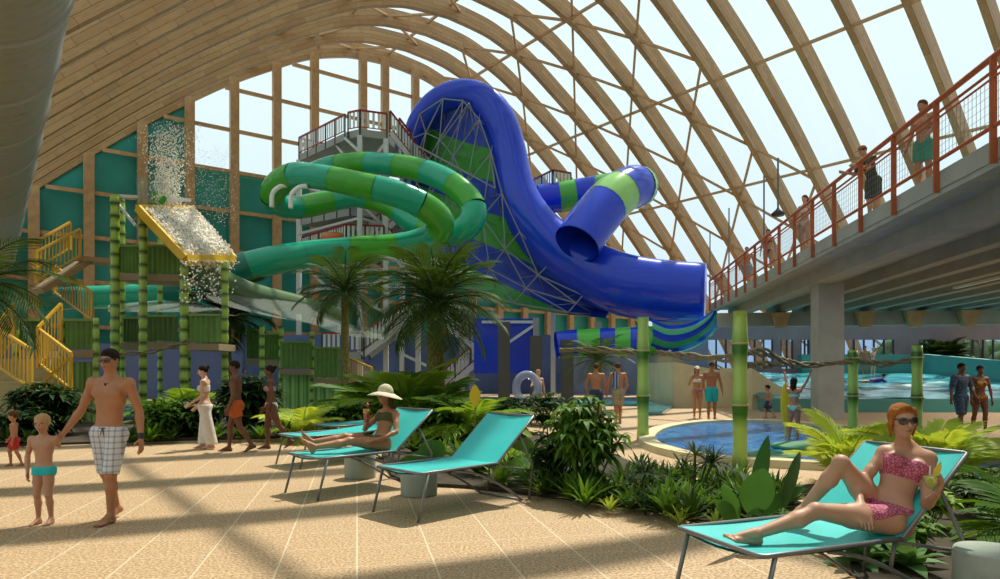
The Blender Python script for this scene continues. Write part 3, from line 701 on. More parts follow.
# yellow tipping tray with water
YEL = mat('yellow_plastic', (.72, .46, .02), .4, .08, 3)
tr = thing('tipping_tray', 'big yellow tilted tray pouring white water from the play tower', 'water tray', P(185, 250, 22))
c4 = [P(131, 222, 22), P(152, 211, 23.5), P(232, 262, 23.5), P(196, 262, 21.2)]
crn = [P(138, 212, 21.3), P(190, 212, 24.5), P(234, 262, 24), P(185, 262, 21)]
mb = MB(); up = V((0, 0, .12)); mb.add([c-up for c in crn]+[c+up for c in crn], [(3, 2, 1, 0), (4, 5, 6, 7), (0, 1, 5, 4), (1, 2, 6, 5), (2, 3, 7, 6), (3, 0, 4, 7)])
for i in range(4): mb.bar(crn[i]+up, crn[(i+1) % 4]+up, .16, .22)
mb.add([P(131, 223, 21.6), P(140, 211, 21.4), P(152, 212, 22.4), P(141, 216, 22)], [(0, 1, 2, 3), (3, 2, 1, 0)]); mb.build('tray', YEL, tr)
FOAM = mat('foam_white', (.90, .86, .76), .6)
mb = MB(); rnd = random.Random(3)
for i in range(4200):
    u, v = rnd.random(), rnd.random()**.8
    u = .12+u*.88; p = crn[0].lerp(crn[3], u).lerp(crn[1].lerp(crn[2], u), v); r = rnd.uniform(.018, .05); mb.ball(p+V((0, 0, .14+rnd.random()**2*.28)), (r, r, r*1.3), 5, 3)
for i in range(420):
    u = rnd.random(); p = crn[3].lerp(crn[2], rnd.random()); mb.ball(p+V((rnd.uniform(-.1, .15), rnd.uniform(-.4, .1), -rnd.random()**2.5*1.3)), rnd.uniform(.015, .04), 4, 3)
tag(mb.build('water_foam', FOAM), 'mass of white foaming water running down the yellow tray', 'water', kind='stuff')
mb = MB()
for i in range(3000):
    h = rnd.random()**1.2; sp_ = .35+h*.9; x = rnd.gauss(0, .35)*sp_; p = P(166, 212, 23.2)+V((x+h*.1, rnd.gauss(0, .3), .1+h*2.9)); mb.ball(p, rnd.uniform(.012, .034)*(1.2-h*.6), 4, 3)
for i in range(900): p = P(200, 225, 23)+V((rnd.uniform(-.8, 1.2), rnd.uniform(-.5, .5), rnd.uniform(0, 2.6))); mb.ball(p, rnd.uniform(.008, .016), 4, 3)
tag(mb.build('water_spray', FOAM), 'spray of white droplets bursting up above the yellow tray', 'water', kind='stuff')
bk = thing('tipping_bucket', 'green sprinkler cross and clear bucket above the yellow tray', 'bucket', P(160, 215, 23))
mb = MB(); mb.bar(P(155, 192, 22.6), P(155, 214, 22.6), .1); mb.bar(P(160, 203, 22.6), P(166, 197, 22.6), .12); mb.bar(P(154, 204, 22.6), P(158, 210, 22.6), .12); mb.build('cross', SGREEN, bk)
for q in ((P(119, 196, 22.6), P(138, 197, 22.6), .1), (P(166, 200, 22.6), P(190, 200, 23.5), .1), (P(118, 204, 22.6), P(136, 226, 22), .07)): MB().bar(*q).build('arm', STEELW, bk)
MB().lathe(P(149, 206, 23), [(.35, -.3), (.42, .9)], 16, cap=False).build('bucket', glass_mat('clear_plastic', (.8, .9, .88), .12), bk)
# low green slide tube with clear sail edge
mb = MB(); pts = [P(181, 258, 23), P(205, 272, 24), P(245, 292, 26), (P(300, 305, 29)), P(345, 318, 31)]
pth = [V(p) for p in catmull(pts, 6)]; mb.tube(pth, [lerp(.55, .35, i/(len(pth)-1)) for i in range(len(pth))], 14)
o = mb.build('open_slide', mat('olive_slide', (.10, .17, .07), .35, .1)); tag(o, 'dull olive slide descending right from the upper play deck', 'slide')
CLR = glass_mat('clear_film', (.88, .94, .9), .10, .08, .22, (.55, .60, .55))
mb = MB(); rows = []
for a, b in zip(catmull([P(215, 268, 25), P(262, 287, 27), P(312, 306, 29), P(345, 323, 29), P(385, 330, 30)], 5), catmull([P(205, 300, 23), P(250, 312, 24), P(300, 322, 25), P(345, 330, 26), P(385, 332, 27)], 5)): rows.append([V(a), V(a).lerp(V(b), .5)+V((0, 0, -.35)), V(b)])
mb.grid(rows); tag(mb.build('clear_canopy', CLR), 'sagging clear plastic canopy hanging beneath the olive slide', 'canopy')
mb = MB(); mb.grid([[V(P(108, 305, 27)), V(P(160, 300, 27)), V(P(215, 306, 27))], [V(P(108, 312, 24)), V(P(160, 312, 24)), V(P(235, 316, 24))]]); tag(mb.build('clear_canopy', CLR), 'pale clear canopy behind the bamboo posts below the upper deck', 'canopy')
rope([P(110, 355, 20), P(150, 352, 20.3), P(190, 340, 21)], .03, 2, 'green twisted rope strung low across the bamboo posts', None)
# yellow stairs and rails
YR = mat('yellow_paint', (.62, .36, .02), .45); TAN = mat('tan_boards', (.36, .25, .13), .8, .1)
def yrail(name_label, a, b, h=1.0, gap=.17, grp=None):
    t = thing('yellow_railing', name_label, 'railing', a, 0, grp); mb = MB(); a = V(a); b = V(b)
    mb.bar(a+V((0, 0, h)), b+V((0, 0, h)), .07); mb.bar(a+V((0, 0, .08)), b+V((0, 0, .08)), .05); mb.bar(a, a+V((0, 0, h)), .07); mb.bar(b, b+V((0, 0, h)), .07); mb.build('frame', YR, t)
    m2 = MB(); n = max(2, int((b-a).length/gap))
    for i in range(1, n): p = a.lerp(b, i/n); m2.bar(p+V((0, 0, .08)), p+V((0, 0, h)), .028)
    m2.build('bars', YR, t)
yrail('yellow barred railing rising to upper deck, nearer of the high pair', P(36, 283, 22), P(80, 258, 23.5), 1.0)
yrail('yellow barred railing rising to upper deck, farther of the high pair', P(34, 272, 23), P(70, 250, 24.5), 1.0)
o = MB().bar(P(36, 292, 22.8), P(84, 262, 24), 1.2, .18).build('stair_ramp', TAN); tag(o, 'tan stair ramp climbing to the upper deck between yellow rails', 'stairs')
o = MB().bar(P(82, 260, 24), P(190, 268, 24), 1.0, .16).build('walkway', TAN); tag(o, 'narrow tan walkway from yellow stairs to the bamboo tower', 'walkway')
yrail('yellow sloping railing behind the small green panels', P(54, 294, 24), P(92, 322, 23), 1.0)
yrail('yellow sloping stair rail left of the first green panel', P(-6, 368, 18.5), P(14, 342, 19.5), 1.1)
yrail('yellow sloping stair rail climbing to the second green panel', P(38, 368, 18.5), P(61, 342, 19.5), 1.1)
yrail('yellow stair rail descending at the left edge, lowest', P(-12, 362, 17), P(31, 392, 16), 1.0)
yrail('yellow stair rail descending beside the bamboo screen', P(38, 365, 18.6), P(71, 392, 17.6), 1.0)
yrail('yellow stair rail rising again in front of bamboo screen', P(45, 412, 17.1), P(71, 388, 17.3), .8)
yrail('yellow barred railing at the end of the stepped panels', P(343, 381, 27), P(372, 395, 25), 1.0)
o = MB().bar(P(-14, 375, 18.8), P(57, 375, 19.2), .9, .9).build('landing', mat('tan_landing', (.40, .33, .15), .8, .1)); tag(o, 'tan stair landing block behind the yellow rails', 'landing')
o = MB().bar(P(-10, 400, 18.5), P(40, 400, 18.5), .9, 1.0).build('landing', mat('tan_landing', (.40, .33, .15), .8, .1)); tag(o, 'low tan wall at left edge behind the red shorts child', 'landing')
# ================= pools, kerbs, planting beds =================
def water_mat(name, c1, c2, scale=1.2, foam=0, rough=.08):
    m = mat(name, c1, rough, coat=.0); nt, b = nodes(m)
    tc = nt.nodes.new('ShaderNodeTexCoord'); mp = nt.nodes.new('ShaderNodeMapping'); mp.inputs['Scale'].default_value = (1, 1, 1) if not foam else (.35, 1.6, 1); nt.links.new(tc.outputs['Object'], mp.inputs[0])
    if foam: mp.inputs['Rotation'].default_value = (0, 0, -.9)
    n = nt.nodes.new('ShaderNodeTexNoise'); n.inputs['Scale'].default_value = scale; n.inputs['Detail'].default_value = 6; n.inputs['Distortion'].default_value = 1.5; nt.links.new(mp.outputs[0], n.inputs[0])
    r = nt.nodes.new('ShaderNodeValToRGB'); el = r.color_ramp.elements; el[0].position = .38; el[0].color = (*c1, 1); el[1].position = .62; el[1].color = (*c2, 1)
    if foam:
        x = el.new(.70); x.color = (.8, .9, .9, 1)
    nt.links.new(n.outputs['Fac'], r.inputs[0]); nt.links.new(r.outputs[0], b.inputs['Base Color'])
    bp = nt.nodes.new('ShaderNodeBump'); bp.inputs['Strength'].default_value = .5; bp.inputs['Distance'].default_value = .06; nt.links.new(n.outputs['Fac'], bp.inputs['Height']); nt.links.new(bp.outputs['Normal'], b.inputs['Normal'])
    return m
POOLW = water_mat('pool_water', (.01, .10, .42), (.05, .30, .62), 2.2)  # opaque; paler blue mottling stands in for caustic light
SURFW = water_mat('surf_water', (.03, .30, .38), (.12, .48, .55), .9, 1)
KERB = mat('pale_kerb', (.62, .52, .30), .7, .1, 2)
def flat(name, poly, z0, z1, m): return MB().prism(poly, z0, z1).build(name, m)
def gxy(px, py, z=0): Y = (EYE-z)*F/(py-HY); return ((px-HX)/F*Y, Y)
def smooth_poly(pts, per=6): return [(a[0], a[1]) for a in catmull(pts, per, True)]
pool = smooth_poly([gxy(655, 442), gxy(668, 432), gxy(700, 426), gxy(740, 424), gxy(780, 425), gxy(830, 430), gxy(900, 433), gxy(960, 440), gxy(1010, 452), gxy(1060, 480), gxy(1010, 500), gxy(960, 494), gxy(900, 480), gxy(850, 470), gxy(790, 466), gxy(720, 462), gxy(670, 452)])
cx = sum(p[0] for p in pool)/len(pool); cy = sum(p[1] for p in pool)/len(pool)
o = flat('pool_water', pool, .02, .06, POOLW); o['kind'] = 'structure'
kb = [((p[0]-cx)*1.0, (p[1]-cy)) for p in pool]
mb = MB(); n = len(pool); rows = []
for off, z in ((.0, .02), (.0, .13), (.35, .13), (.38, .0)):
    row = []
    for i in range(n+1):
        a = V((*pool[(i-1) % n], 0)); b = V((*pool[(i+1) % n], 0)); d = (b-a).normalized(); nn = V((d.y, -d.x, 0)); p = V((*pool[i % n], 0))
        if (p+nn*.1-V((cx, cy, 0))).length < (p-V((cx, cy, 0))).length: nn = -nn
        row.append(p+nn*off+V((0, 0, z)))
    rows.append(row)
mb.grid(rows, smooth=False); struct(mb.build('trim_2', KERB))
# pool block / stepping ledge
o = flat('pool_step', [gxy(975, 452, .15), gxy(1020, 452, .15), gxy(1030, 458, .15), gxy(980, 458, .15)], .03, .3, mat('step_tan', (.45, .36, .22), .8)); tag(o, 'low tan stone block standing in the pool by the surf wall', 'step')
# far shallow pool behind the two men
o = flat('pool_far', [XY(500, 30), XY(652, 30), XY(652, 37), XY(480, 37)], .02, .12, water_mat('far_water', (.04, .22, .28), (.08, .32, .38), 1)); o['kind'] = 'structure'
o = flat('pool_far_2', [XY(640, 24), XY(662, 24), XY(690, 40), XY(640, 40)], .02, .1, MATS['far_water']); o['kind'] = 'structure'
# splash pool under the play structure
o = flat('pool_play', [XY(20, 21), XY(370, 24), XY(390, 30), XY(-20, 30)], .02, .08, MATS['far_water']); o['kind'] = 'structure'
# surf pool
TEALW = mat('surf_wall_teal', (.06, .25, .24), .5, .08, 1)
x0, x1 = XY(770, 25.8)[0], XY(1060, 25.8)[0]
mb = MB(); mb.box(V(((x0+x1)/2, 25.9, .25)), (x1-x0, .5, .5)); struct(mb.build('wall_surf_front', TEALW))
rows = []
for j in range(30):
    v = j/29; Y = lerp(26.1, 43, v); row = []
    for i in range(50):
        u = i/49; X = lerp(XY(775, Y)[0] if False else x0, 30, u); z = .40+1.0*v+.10*math.sin(v*26+u*5)*(1-v*.5)+.05*math.sin(u*30+v*12); row.append(V((X, Y, z)))
    rows.append(row)
o = MB().grid(rows).build('pool_surf_water', SURFW); o['kind'] = 'structure'
mb = MB(); mb.box(V(((XY(800, 43.5)[0]+XY(925, 43.5)[0])/2, 43.5, 1.3)), (XY(925, 43.5)[0]-XY(800, 43.5)[0], .6, 2.6)); struct(mb.build('wall_surf_back', TEALW))
a, b = V((XY(922, 43.3)[0], 43.3, 0)), V((XY(1075, 31)[0], 31, 0))
mb = MB(); mb.bar(a+V((0, 0, 1.32)), b+V((0, 0, .45)), .5, 2.6); struct(mb.build('wall_surf_side', TEALW))
a, b = V((x0, 25.9, 0)), V((XY(800, 43.3)[0]-4, 43.3, 0)); d = b-a
mb = MB(); mb.add([a+V((-.25, 0, 0)), b+V((-.25, 0, 0)), b+V((-.25, 0, 2.6)), a+V((-.25, 0, .5)), a+V((.25, 0, 0)), b+V((.25, 0, 0)), b+V((.25, 0, 2.6)), a+V((.25, 0, .5))], [(0, 1, 2, 3), (7, 6, 5, 4), (3, 2, 6, 7), (0, 3, 7, 4), (1, 5, 6, 2)]); struct(mb.build('wall_surf_left', TEALW))
# cream sloped concrete walls
CREAM = mat('cream_render', (.62, .52, .32), .8, .1, 1)
def wedge(name, px0, px1, ya, yb, Y, d, m):
    a, b = P(px0, ya, Y), P(px1, yb, Y); mb = MB(); mb.add([V((a.x, Y, 0)), V((b.x, Y, 0)), b, a, V((a.x, Y+d, 0)), V((b.x, Y+d, 0)), b+V((0, d, 0)), a+V((0, d, 0))], [(0, 1, 2, 3), (7, 6, 5, 4), (3, 2, 6, 7), (0, 3, 7, 4), (1, 5, 6, 2)]); return mb.build(name, m)
struct(wedge('wall_cream_1', 752, 800, 368, 400, 27.5, 4, CREAM)); struct(wedge('wall_cream_2', 674, 752, 362, 376, 29, 5, CREAM)); struct(wedge('wall_cream_3', 672, 700, 355, 372, 31, 6, mat('stone_grey', (.26, .24, .18), .85)))
# planting beds with soil
SOIL = mat('soil', (.05, .035, .02), .95, .3, 6, bump=.5)
bed = smooth_poly([gxy(392, 478), gxy(470, 489), gxy(540, 497), gxy(640, 510), gxy(700, 524), gxy(730, 540), gxy(800, 530), gxy(815, 512), gxy(750, 492), gxy(690, 484), gxy(640, 468), gxy(600, 452), gxy(540, 436), gxy(500, 425), gxy(440, 425), gxy(390, 440)], 4)
struct(flat('ground_bed', bed, 0, .05, SOIL))
bed2 = [gxy(-60, 449), gxy(30, 446), gxy(180, 441), gxy(300, 438), gxy(400, 437), gxy(460, 425), gxy(440, 416), gxy(200, 416), gxy(-60, 416)]
struct(flat('ground_bed_2', bed2, 0, .05, SOIL))
bed3 = smooth_poly([gxy(880, 520), gxy(930, 509), gxy(1000, 515), gxy(1100, 530), gxy(1150, 570), gxy(1060, 640), gxy(960, 640), gxy(880, 600), gxy(850, 560)], 4)
struct(flat('ground_bed_3', bed3, 0, .03, SOIL))

for k, (px, py, rx) in enumerate([(812, 446, .75), (770, 455, .5), (850, 441, .6)]):
    c = gxy(px, py, .1); mb = MB(); mb.lathe((c[0], c[1], .05), [(rx, 0), (rx*1.02, .06), (rx*.9, .08)], 28)
    tag(mb.build('floating_pad', mat('pad_green', (.05, .22, .10), .5, .15, 3)), ['large round green pad floating beside the girl in mint bikini', 'small round green pad floating left of the girl in mint bikini', 'round green pad floating nearest the surf wall poles'][k], 'pad')
struct(flat('ground_bed_4', smooth_poly([gxy(806, 487), gxy(870, 487), gxy(930, 498), gxy(985, 508), gxy(1030, 520), gxy(960, 524), gxy(880, 512), gxy(812, 500)], 4), 0, .04, SOIL))
# ================= plants =================
def leafmat(name, col, tr=.3, var=.3, rough=.55):
    m = mat(name, col, rough, var, 3., spec=.22); nt, b = nodes(m)
    g = nt.nodes.new('ShaderNodeNewGeometry'); out = [n for n in nt.nodes if n.type == 'OUTPUT_MATERIAL'][0]
    t = nt.nodes.new('ShaderNodeBsdfTranslucent'); t.inputs[0].default_value = (min(1, col[0]*1.8+.02), min(1, col[1]*1.6), col[2]*.8, 1)
    mx = nt.nodes.new('ShaderNodeMixShader'); mx.inputs[0].default_value = tr
    nt.links.new(b.outputs[0], mx.inputs[1]); nt.links.new(t.outputs[0], mx.inputs[2]); nt.links.new(mx.outputs[0], out.inputs[0]); return m
L_DARK = leafmat('leaf_dark', (.035, .085, .012)); L_MID = leafmat('leaf_mid', (.085, .19, .02)); L_LIGHT = leafmat('leaf_light', (.22, .36, .04))
L_YEL = leafmat('leaf_lime', (.42, .52, .08)); L_DEEP = leafmat('leaf_deep', (.015, .05, .012)); L_BIG = leafmat('leaf_big', (.05, .17, .035)); L_PALM = leafmat('leaf_palm', (.045, .11, .02)); L_GREY = leafmat('leaf_pale', (.15, .30, .11))
BARK = mat('palm_bark', (.20, .18, .05), .9, .4, 12, bump=.6); STEM = mat('stem_green', (.08, .16, .03), .6)
def leaf(mb, base, d, up, L, W, droop=.25, n=4, fold=.15, shape=None):
    d = V(d).normalized(); up = V(up); s = d.cross(up)
    if s.length < 1e-3: s = d.cross(V((1, 0, .1)))
    s.normalize(); u = s.cross(d).normalized(); rows = []
    for i in range(n+1):
        t = i/n; w = W*.5*(math.sin(math.pi*min(1, t**.75*.97+.03))) if not shape else W*.5*shape(t)
        c = V(base)+d*(L*t)+V((0, 0, -1))*(droop*L*t*t); rows.append([c-s*w+u*(fold*w), c, c+s*w+u*(fold*w)])
    mb.grid(rows)
def frond(L, nl=26, leafL=.32, W=.035, droop=.5, rise=.6, seed=0):
    """pinnate frond lying along +x from origin, as verts"""
    r = random.Random(seed); mb = MB(); pts = []
    for i in range(13):
        t = i/12; pts.append(V((L*t*(1-.18*t), 0, rise*L*t-droop*L*t*t)))
    mb.tube(pts, [.014*L*(1-.8*i/12)+.003 for i in range(13)], 5)
    for i in range(nl):
        t = .12+.88*i/(nl-1); k = min(11, int(t*12)); p = pts[k].lerp(pts[k+1], t*12-k); ax = (pts[k+1]-pts[k]).normalized()
        for s in (-1, 1):
            l = leafL*(math.sin(math.pi*(t*.8+.12))**.7+.12)*r.uniform(.85, 1.1)
            d = ax*(.5+.6*t)+V((0, s, .15+r.uniform(-.1, .1))); leaf(mb, p, d, (0, 0, 1), l, W, .35, 3, .3)
    return mb
def fan(L, n=18, W=.05, seed=0):
    mb = MB(); r = random.Random(seed); stalk = V((L*.5, 0, L*.15)); mb.tube([V((0, 0, 0)), stalk], .008, 5)
    for i in range(n):
        a = -1.5+3.0*i/(n-1); d = V((math.cos(a), math.sin(a), r.uniform(.0, .25))); leaf(mb, stalk, d, (0, 0, 1), L*.55*r.uniform(.85, 1.05), W, .3, 3, .25)
    return mb
FM = {}
def fmesh(key, mk, m):
    if key not in FM:
        o = mk().build('frond', m, None, keep=True); C.objects.unlink(o); FM[key] = o
    return FM[key]
def put(o, parent, rz, tilt, sc, z=0, off=0.):
    c = o.copy(); C.objects.link(c); c.parent = parent; c.location = (math.cos(rz)*off, math.sin(rz)*off, z); c.rotation_euler = (0, -tilt, rz); c.scale = (sc,)*3; return c
def palm(x, y, h, L, label, nf=22, nl=34, m=None, key='palm', trunk_r=.14, lo=-.7, hi=1.1, group=None, seed=1, name='palm_tree', leafW=.04, lean=(0, 0)):
    t = thing(name, label, 'palm', (x, y, 0), 0, group); r = random.Random(seed); m = m or L_PALM
    protos = [fmesh(key+str(k), lambda k=k: frond(1., nl, .38, leafW, .38, .25, k), m) for k in range(3)]
    if h > .1:
        pts = [V((x, y, 0))+V((lean[0], lean[1], h))*(i/10) for i in range(11)]
        mb = MB(); mb.tube(pts, [trunk_r*(1.15 if i == 0 else 1+.12*(i % 2))*(1-.012*i) for i in range(11)], 12); mb.build('trunk', BARK, t)
    for i in range(nf):
        k = i/nf; f = put(protos[i % 3], t, i*2.4+r.uniform(-.2, .2), lerp(hi, lo, k)+r.uniform(-.1, .1), L*r.uniform(.85, 1.1), h, .03); f.location.x += lean[0]; f.location.y += lean[1]
    return t
# big palms in the hall
palm(*XY(436, 18), P(0, 304, 18).z, 2.0, 'large dark palm with shaggy trunk left of middle lounger, the tallest palm', 46, 22, L_DARK, 'tk', .24, -.7, 1.3, seed=3, leafW=.019)
palm(*XY(345, 26), P(0, 292, 26).z, 2.0, 'palm in front of slide tower, left of the tallest palm', 34, 22, L_DARK, 'tk', .15, -.7, 1.2, seed=4)
palm(*XY(228, 28), P(0, 318, 28).z, 2.2, 'dark spiky palm behind the bamboo tower, right of yellow tray', 24, 22, L_DEEP, 'dp', .14, -.5, 1.1, seed=5)
palm(*XY(598, 27), P(0, 360, 27).z, 1.5, 'small dark palm behind the two men seen from behind', 22, 22, L_DARK, 'tk', .15, -.5, 1.0, seed=6)
palm(XY(-30, 9)[0], 9, P(0, 285, 9).z, 1.25, 'palm leaning in at the left edge with fronds over yellow stairs', 24, 22, L_DARK, 'tk', .1, -.8, .9, seed=9, leafW=.02)
palm(*XY(945, 44.15), 2.1, 1.9, 'dark palm standing behind the surf pool near the dark framed window', 30, 22, L_DEEP, 'dp', .25, .3, 1.4, seed=7)
# arching ferns / areca clumps
def clump(x, y, L, label, m, key, nf=16, group=None, seed=1, name='fern', cat='fern', lo=.15, hi=1.15, leafL=.3, W=.03, nl=28, droop=.55, rise=.4):
    t = thing(name, label, cat, (x, y, .02), 0, group); r = random.Random(seed)
    protos = [fmesh(key+str(k), lambda k=k: frond(1., nl, leafL, W, droop, rise, 10+k), m) for k in range(2)]
    for i in range(nf): put(protos[i % 2], t, i*2.4+r.uniform(-.3, .3), lerp(hi, lo, i/nf)+r.uniform(-.1, .1), L*r.uniform(.75, 1.1), 0, .03)
    return t
clump(*gxy(846, 486), 1.25, 'lime green feathery palm fern behind the bikini woman, left of her head', L_YEL, 'lf', 14, seed=2, lo=.5, hi=1.35, W=.034)
clump(*gxy(935, 496), 1.3, 'lime green feathery palm fern right of bikini woman\'s head', L_YEL, 'lf', 15, seed=3, lo=.55, hi=1.35, W=.034)
clump(*gxy(990, 508), .95, 'deep green feathery fern behind the back of right lounger', L_LIGHT, 'll', 9, seed=4, W=.034)
clump(*gxy(1045, 560), 1.0, 'dark leafy palm fern hanging in at the right edge', L_MID, 'lm', 16, seed=5)
clump(*gxy(925, 428), .01+1.1, 'low pale fern between the surf pool and the blue pool', L_YEL, 'lf', 7, seed=6) if False else None
clump(*gxy(303, 440), 1.25, 'bright yellow green fan fern behind the woman in sun hat', L_YEL, 'lf', 16, seed=8, hi=1.2, lo=.2)
clump(*gxy(470, 440), 1.7, 'bright green arching fern behind the yellow leaf', L_LIGHT, 'll', 18, seed=9, hi=1.15, W=.034)
clump(*gxy(428, 433), 2.0, 'tall olive green fern beneath the tallest palm', L_MID, 'lm', 20, seed=10, hi=1.2)
clump(*gxy(405, 432), 2.3, 'yellow green arching palm fern behind the sun hat woman', L_LIGHT, 'll', 18, seed=11, hi=1.2)
clump(*gxy(495, 430), 1.1, 'mid green fern right of the yellow leaf', L_LIGHT, 'll', 14, seed=12)
clump(*gxy(378, 428), 2.2, 'olive palm fern by end of stepped green panels', L_MID, 'lm', 16, seed=13, hi=1.1)
clump(*gxy(165, 436), 1.5, 'mid green fern behind walking man\'s shoulder', L_MID, 'lm', 18, seed=14)
clump(*gxy(185, 432), 1.6, 'light green bushy fern left of the woman in white', L_LIGHT, 'll', 20, seed=15)
# spiky dracaena / grasses
def spiky(x, y, H, label, m, n=40, W=.03, seed=1, stems=3, group=None, name='spiky_plant'):
    t = thing(name, label, 'plant', (x, y, 0), 0, group); r = random.Random(seed); mb = MB(); sm = MB()
    for s_ in range(stems):
        a = r.uniform(0, 6.28); top = V((x+math.cos(a)*.22*(s_ > 0), y+math.sin(a)*.22*(s_ > 0), H*r.uniform(.35, .6))); sm.tube([V((x, y, 0)), top], .014, 6)
        for i in range(n):
            b = i*2.4; e = r.uniform(-.1, 1.2); d = V((math.cos(b)*math.cos(e), math.sin(b)*math.cos(e), math.sin(e))); leaf(mb, top, d, (0, 0, 1), H*r.uniform(.32, .5), W, .35, 4, .3)
    mb.build('foliage', m, t); sm.build('stem', STEM, t); return t
spiky(*gxy(650, 505), .72, 'spiky dark thin leaved plant below the left green bamboo pole', L_DEEP, 34, .022, 1, 4)
spiky(*gxy(695, 500), .92, 'tall spiky thin leaved plant just left of the nearest bamboo pole', L_DEEP, 34, .022, 2, 5)
spiky(*gxy(645, 515), .45, 'low spiky plant at the front of bed below the thin leaved ones', L_DARK, 26, .03, 3, 3)
# broadleaf shrubs
def shrub(x, y, H, R, label, m, nst=14, lw=.07, ll=.17, seed=1, group=None, whorl=7, name='leafy_shrub', droop=.5):
    t = thing(name, label, 'shrub', (x, y, 0), 0, group); r = random.Random(seed); mb = MB(); sm = MB()
    for s_ in range(nst):
        a = s_*2.4; rr = R*math.sqrt((s_+.5)/nst)*r.uniform(.7, 1.05); zt_ = H*(1-.45*(rr/R)**2)*r.uniform(.8, 1.02); top = V((x+math.cos(a)*rr, y+math.sin(a)*rr, zt_)); base = V((x+math.cos(a)*rr*.2, y+math.sin(a)*rr*.2, 0))
        mid = base.lerp(top, .6)+V((0, 0, .05*H)); path = [V(p) for p in catmull([base, mid, top], 4)]; sm.tube(path, .009*H+.002, 5)
        lv = 3 if H > .6 else 2
        for q in range(lv+1):
            p = path[-1] if q == 0 else path[max(1, len(path)-1-q*2)]
            for i in range(whorl):
                b = i*6.283/whorl+q+s_; e = r.uniform(-.25, .5)+(.3 if q == 0 else 0); d = V((math.cos(b)*math.cos(e), math.sin(b)*math.cos(e), math.sin(e))); k = r.uniform(.75, 1.15)
                leaf(mb, p, d, (0, 0, 1), ll*k, lw*k, droop, 4, .25)
    mb.build('foliage', m, t); sm.build('stem', STEM, t); return t
shrub(*gxy(585, 497), 1.28, .52, 'big dark glossy leaved shrub in the bed right of the middle lounger', L_MID, 30, .075, .21, 1, None, 8, droop=.75)
shrub(*gxy(553, 489), .85, .34, 'shorter dark shrub against the left side of the big glossy one', L_DARK, 14, .07, .18, 2, None, 7, droop=.7)
shrub(*gxy(45, 438), 1.35, .9, 'dark leafy shrub behind the little boy and the man', L_DEEP, 34, .13, .34, 3, None, 7)
shrub(*gxy(22, 444), .8, .5, 'low dark shrub left behind the little boy', L_DEEP, 16, .11, .3, 4, None, 7)
shrub(*gxy(158, 440), .95, .7, 'mid green bush just right of the walking man', L_MID, 24, .1, .26, 5, None, 7)
shrub(*gxy(195, 437), .9, .7, 'dark bush behind the woman in the long white skirt', L_DARK, 24, .12, .3, 6, None, 7)
shrub(*gxy(250, 436), 1.5, .8, 'dark big leaved bush behind the man in orange shorts', L_DEEP, 26, .16, .42, 7, None, 7)
shrub(*gxy(440, 440), 1.0, .9, 'dark green bush between the two teal lounger backs', L_MID, 26, .1, .28, 8, None, 7)
shrub(*gxy(510, 436), 1.0, .8, 'dark green bush behind the back of the middle lounger', L_DARK, 26, .1, .28, 9, None, 7)
shrub(*gxy(545, 425), 1.0, .7, 'dark low bush left of the big glossy shrub, further back', L_DARK, 18, .1, .26, 10, None, 7)
shrub(*gxy(340, 436), .8, .8, 'dark bush behind the knees of the sun hat woman', L_MID, 20, .11, .28, 11, None, 7)
shrub(*gxy(775, 532), .22, .25, 'low dark leafy plant in front of the right lounger foot', L_MID, 10, .05, .13, 12)
# ground cover rosettes
def rosette(x, y, H, label, m, n=26, W=.06, seed=1, group=None, name='rosette_plant', up=.5):
    t = tagm = None; r = random.Random(seed); mb = MB()
    for i in range(n):
        b = i*2.4; e = lerp(1.35, up, i/n)+r.uniform(-.1, .1); d = V((math.cos(b)*math.cos(e), math.sin(b)*math.cos(e), math.sin(e))); leaf(mb, V((x, y, .03)), d, (0, 0, 1), H*r.uniform(.7, 1.1), W, .3, 4, .3)
    o = mb.build(name, m); tag(o, label, 'plant', group); return o
r_ = random.Random(5)
row = [(660, 492), (675, 488), (690, 490), (705, 492), (722, 494), (738, 496), (655, 482), (640, 476), (625, 488), (760, 500), (775, 505), (790, 508), (508, 478), (530, 490), (545, 498), (570, 503), (600, 507), (630, 512), (655, 516), (668, 520), (690, 524), (620, 498), (560, 490), (645, 500), (675, 505), (710, 515), (730, 520), (585, 510), (612, 505), (715, 500), (740, 505), (755, 512)]
for i, (px, py) in enumerate(row+[(650, 508), (665, 511), (700, 508), (685, 515), (725, 508), (745, 515), (770, 515), (760, 522), (640, 505), (600, 500)]):
    rosette(*gxy(px, py), r_.uniform(.42, .66), 'dark strappy leaved plant of the bed front between middle lounger and right lounger', [L_DARK, L_MID][i % 2], 30, .05, 20+i, 'dark strappy plants along the bed front')
for i, (px, py) in enumerate([(610, 514), (680, 527), (716, 530), (752, 528), (540, 497)]):
    rosette(*gxy(px, py), .30, ['lime striped leaf plant under the big glossy shrub', 'lime striped leaf plant at the front of bed left of right lounger', 'lime striped leaf plant touching the right lounger foot', 'lime striped leaf plant beside the giant leaves', 'lime striped leaf plant behind middle lounger legs'][i], L_YEL, 20, .035, 50+i)
rosette(*gxy(530, 483), .55, 'pale green broad leaf plant under the middle lounger back', L_GREY, 18, .13, 60); rosette(*gxy(500, 470), .5, 'lime broad leaf plant under the raised back of middle lounger', L_LIGHT, 16, .12, 61)
for i, (px, py) in enumerate([(-10, 447), (10, 446), (30, 447), (110, 444), (130, 445), (150, 444), (170, 443), (215, 442), (240, 442), (262, 441), (285, 441), (320, 438), (350, 436)]):
    rosette(*gxy(px, py), r_.uniform(.55, .8), 'dark strappy plant edging the rear bed behind the walkers', [L_DARK, L_MID][i % 2], 24, .09, 70+i, 'dark plants edging the rear bed')
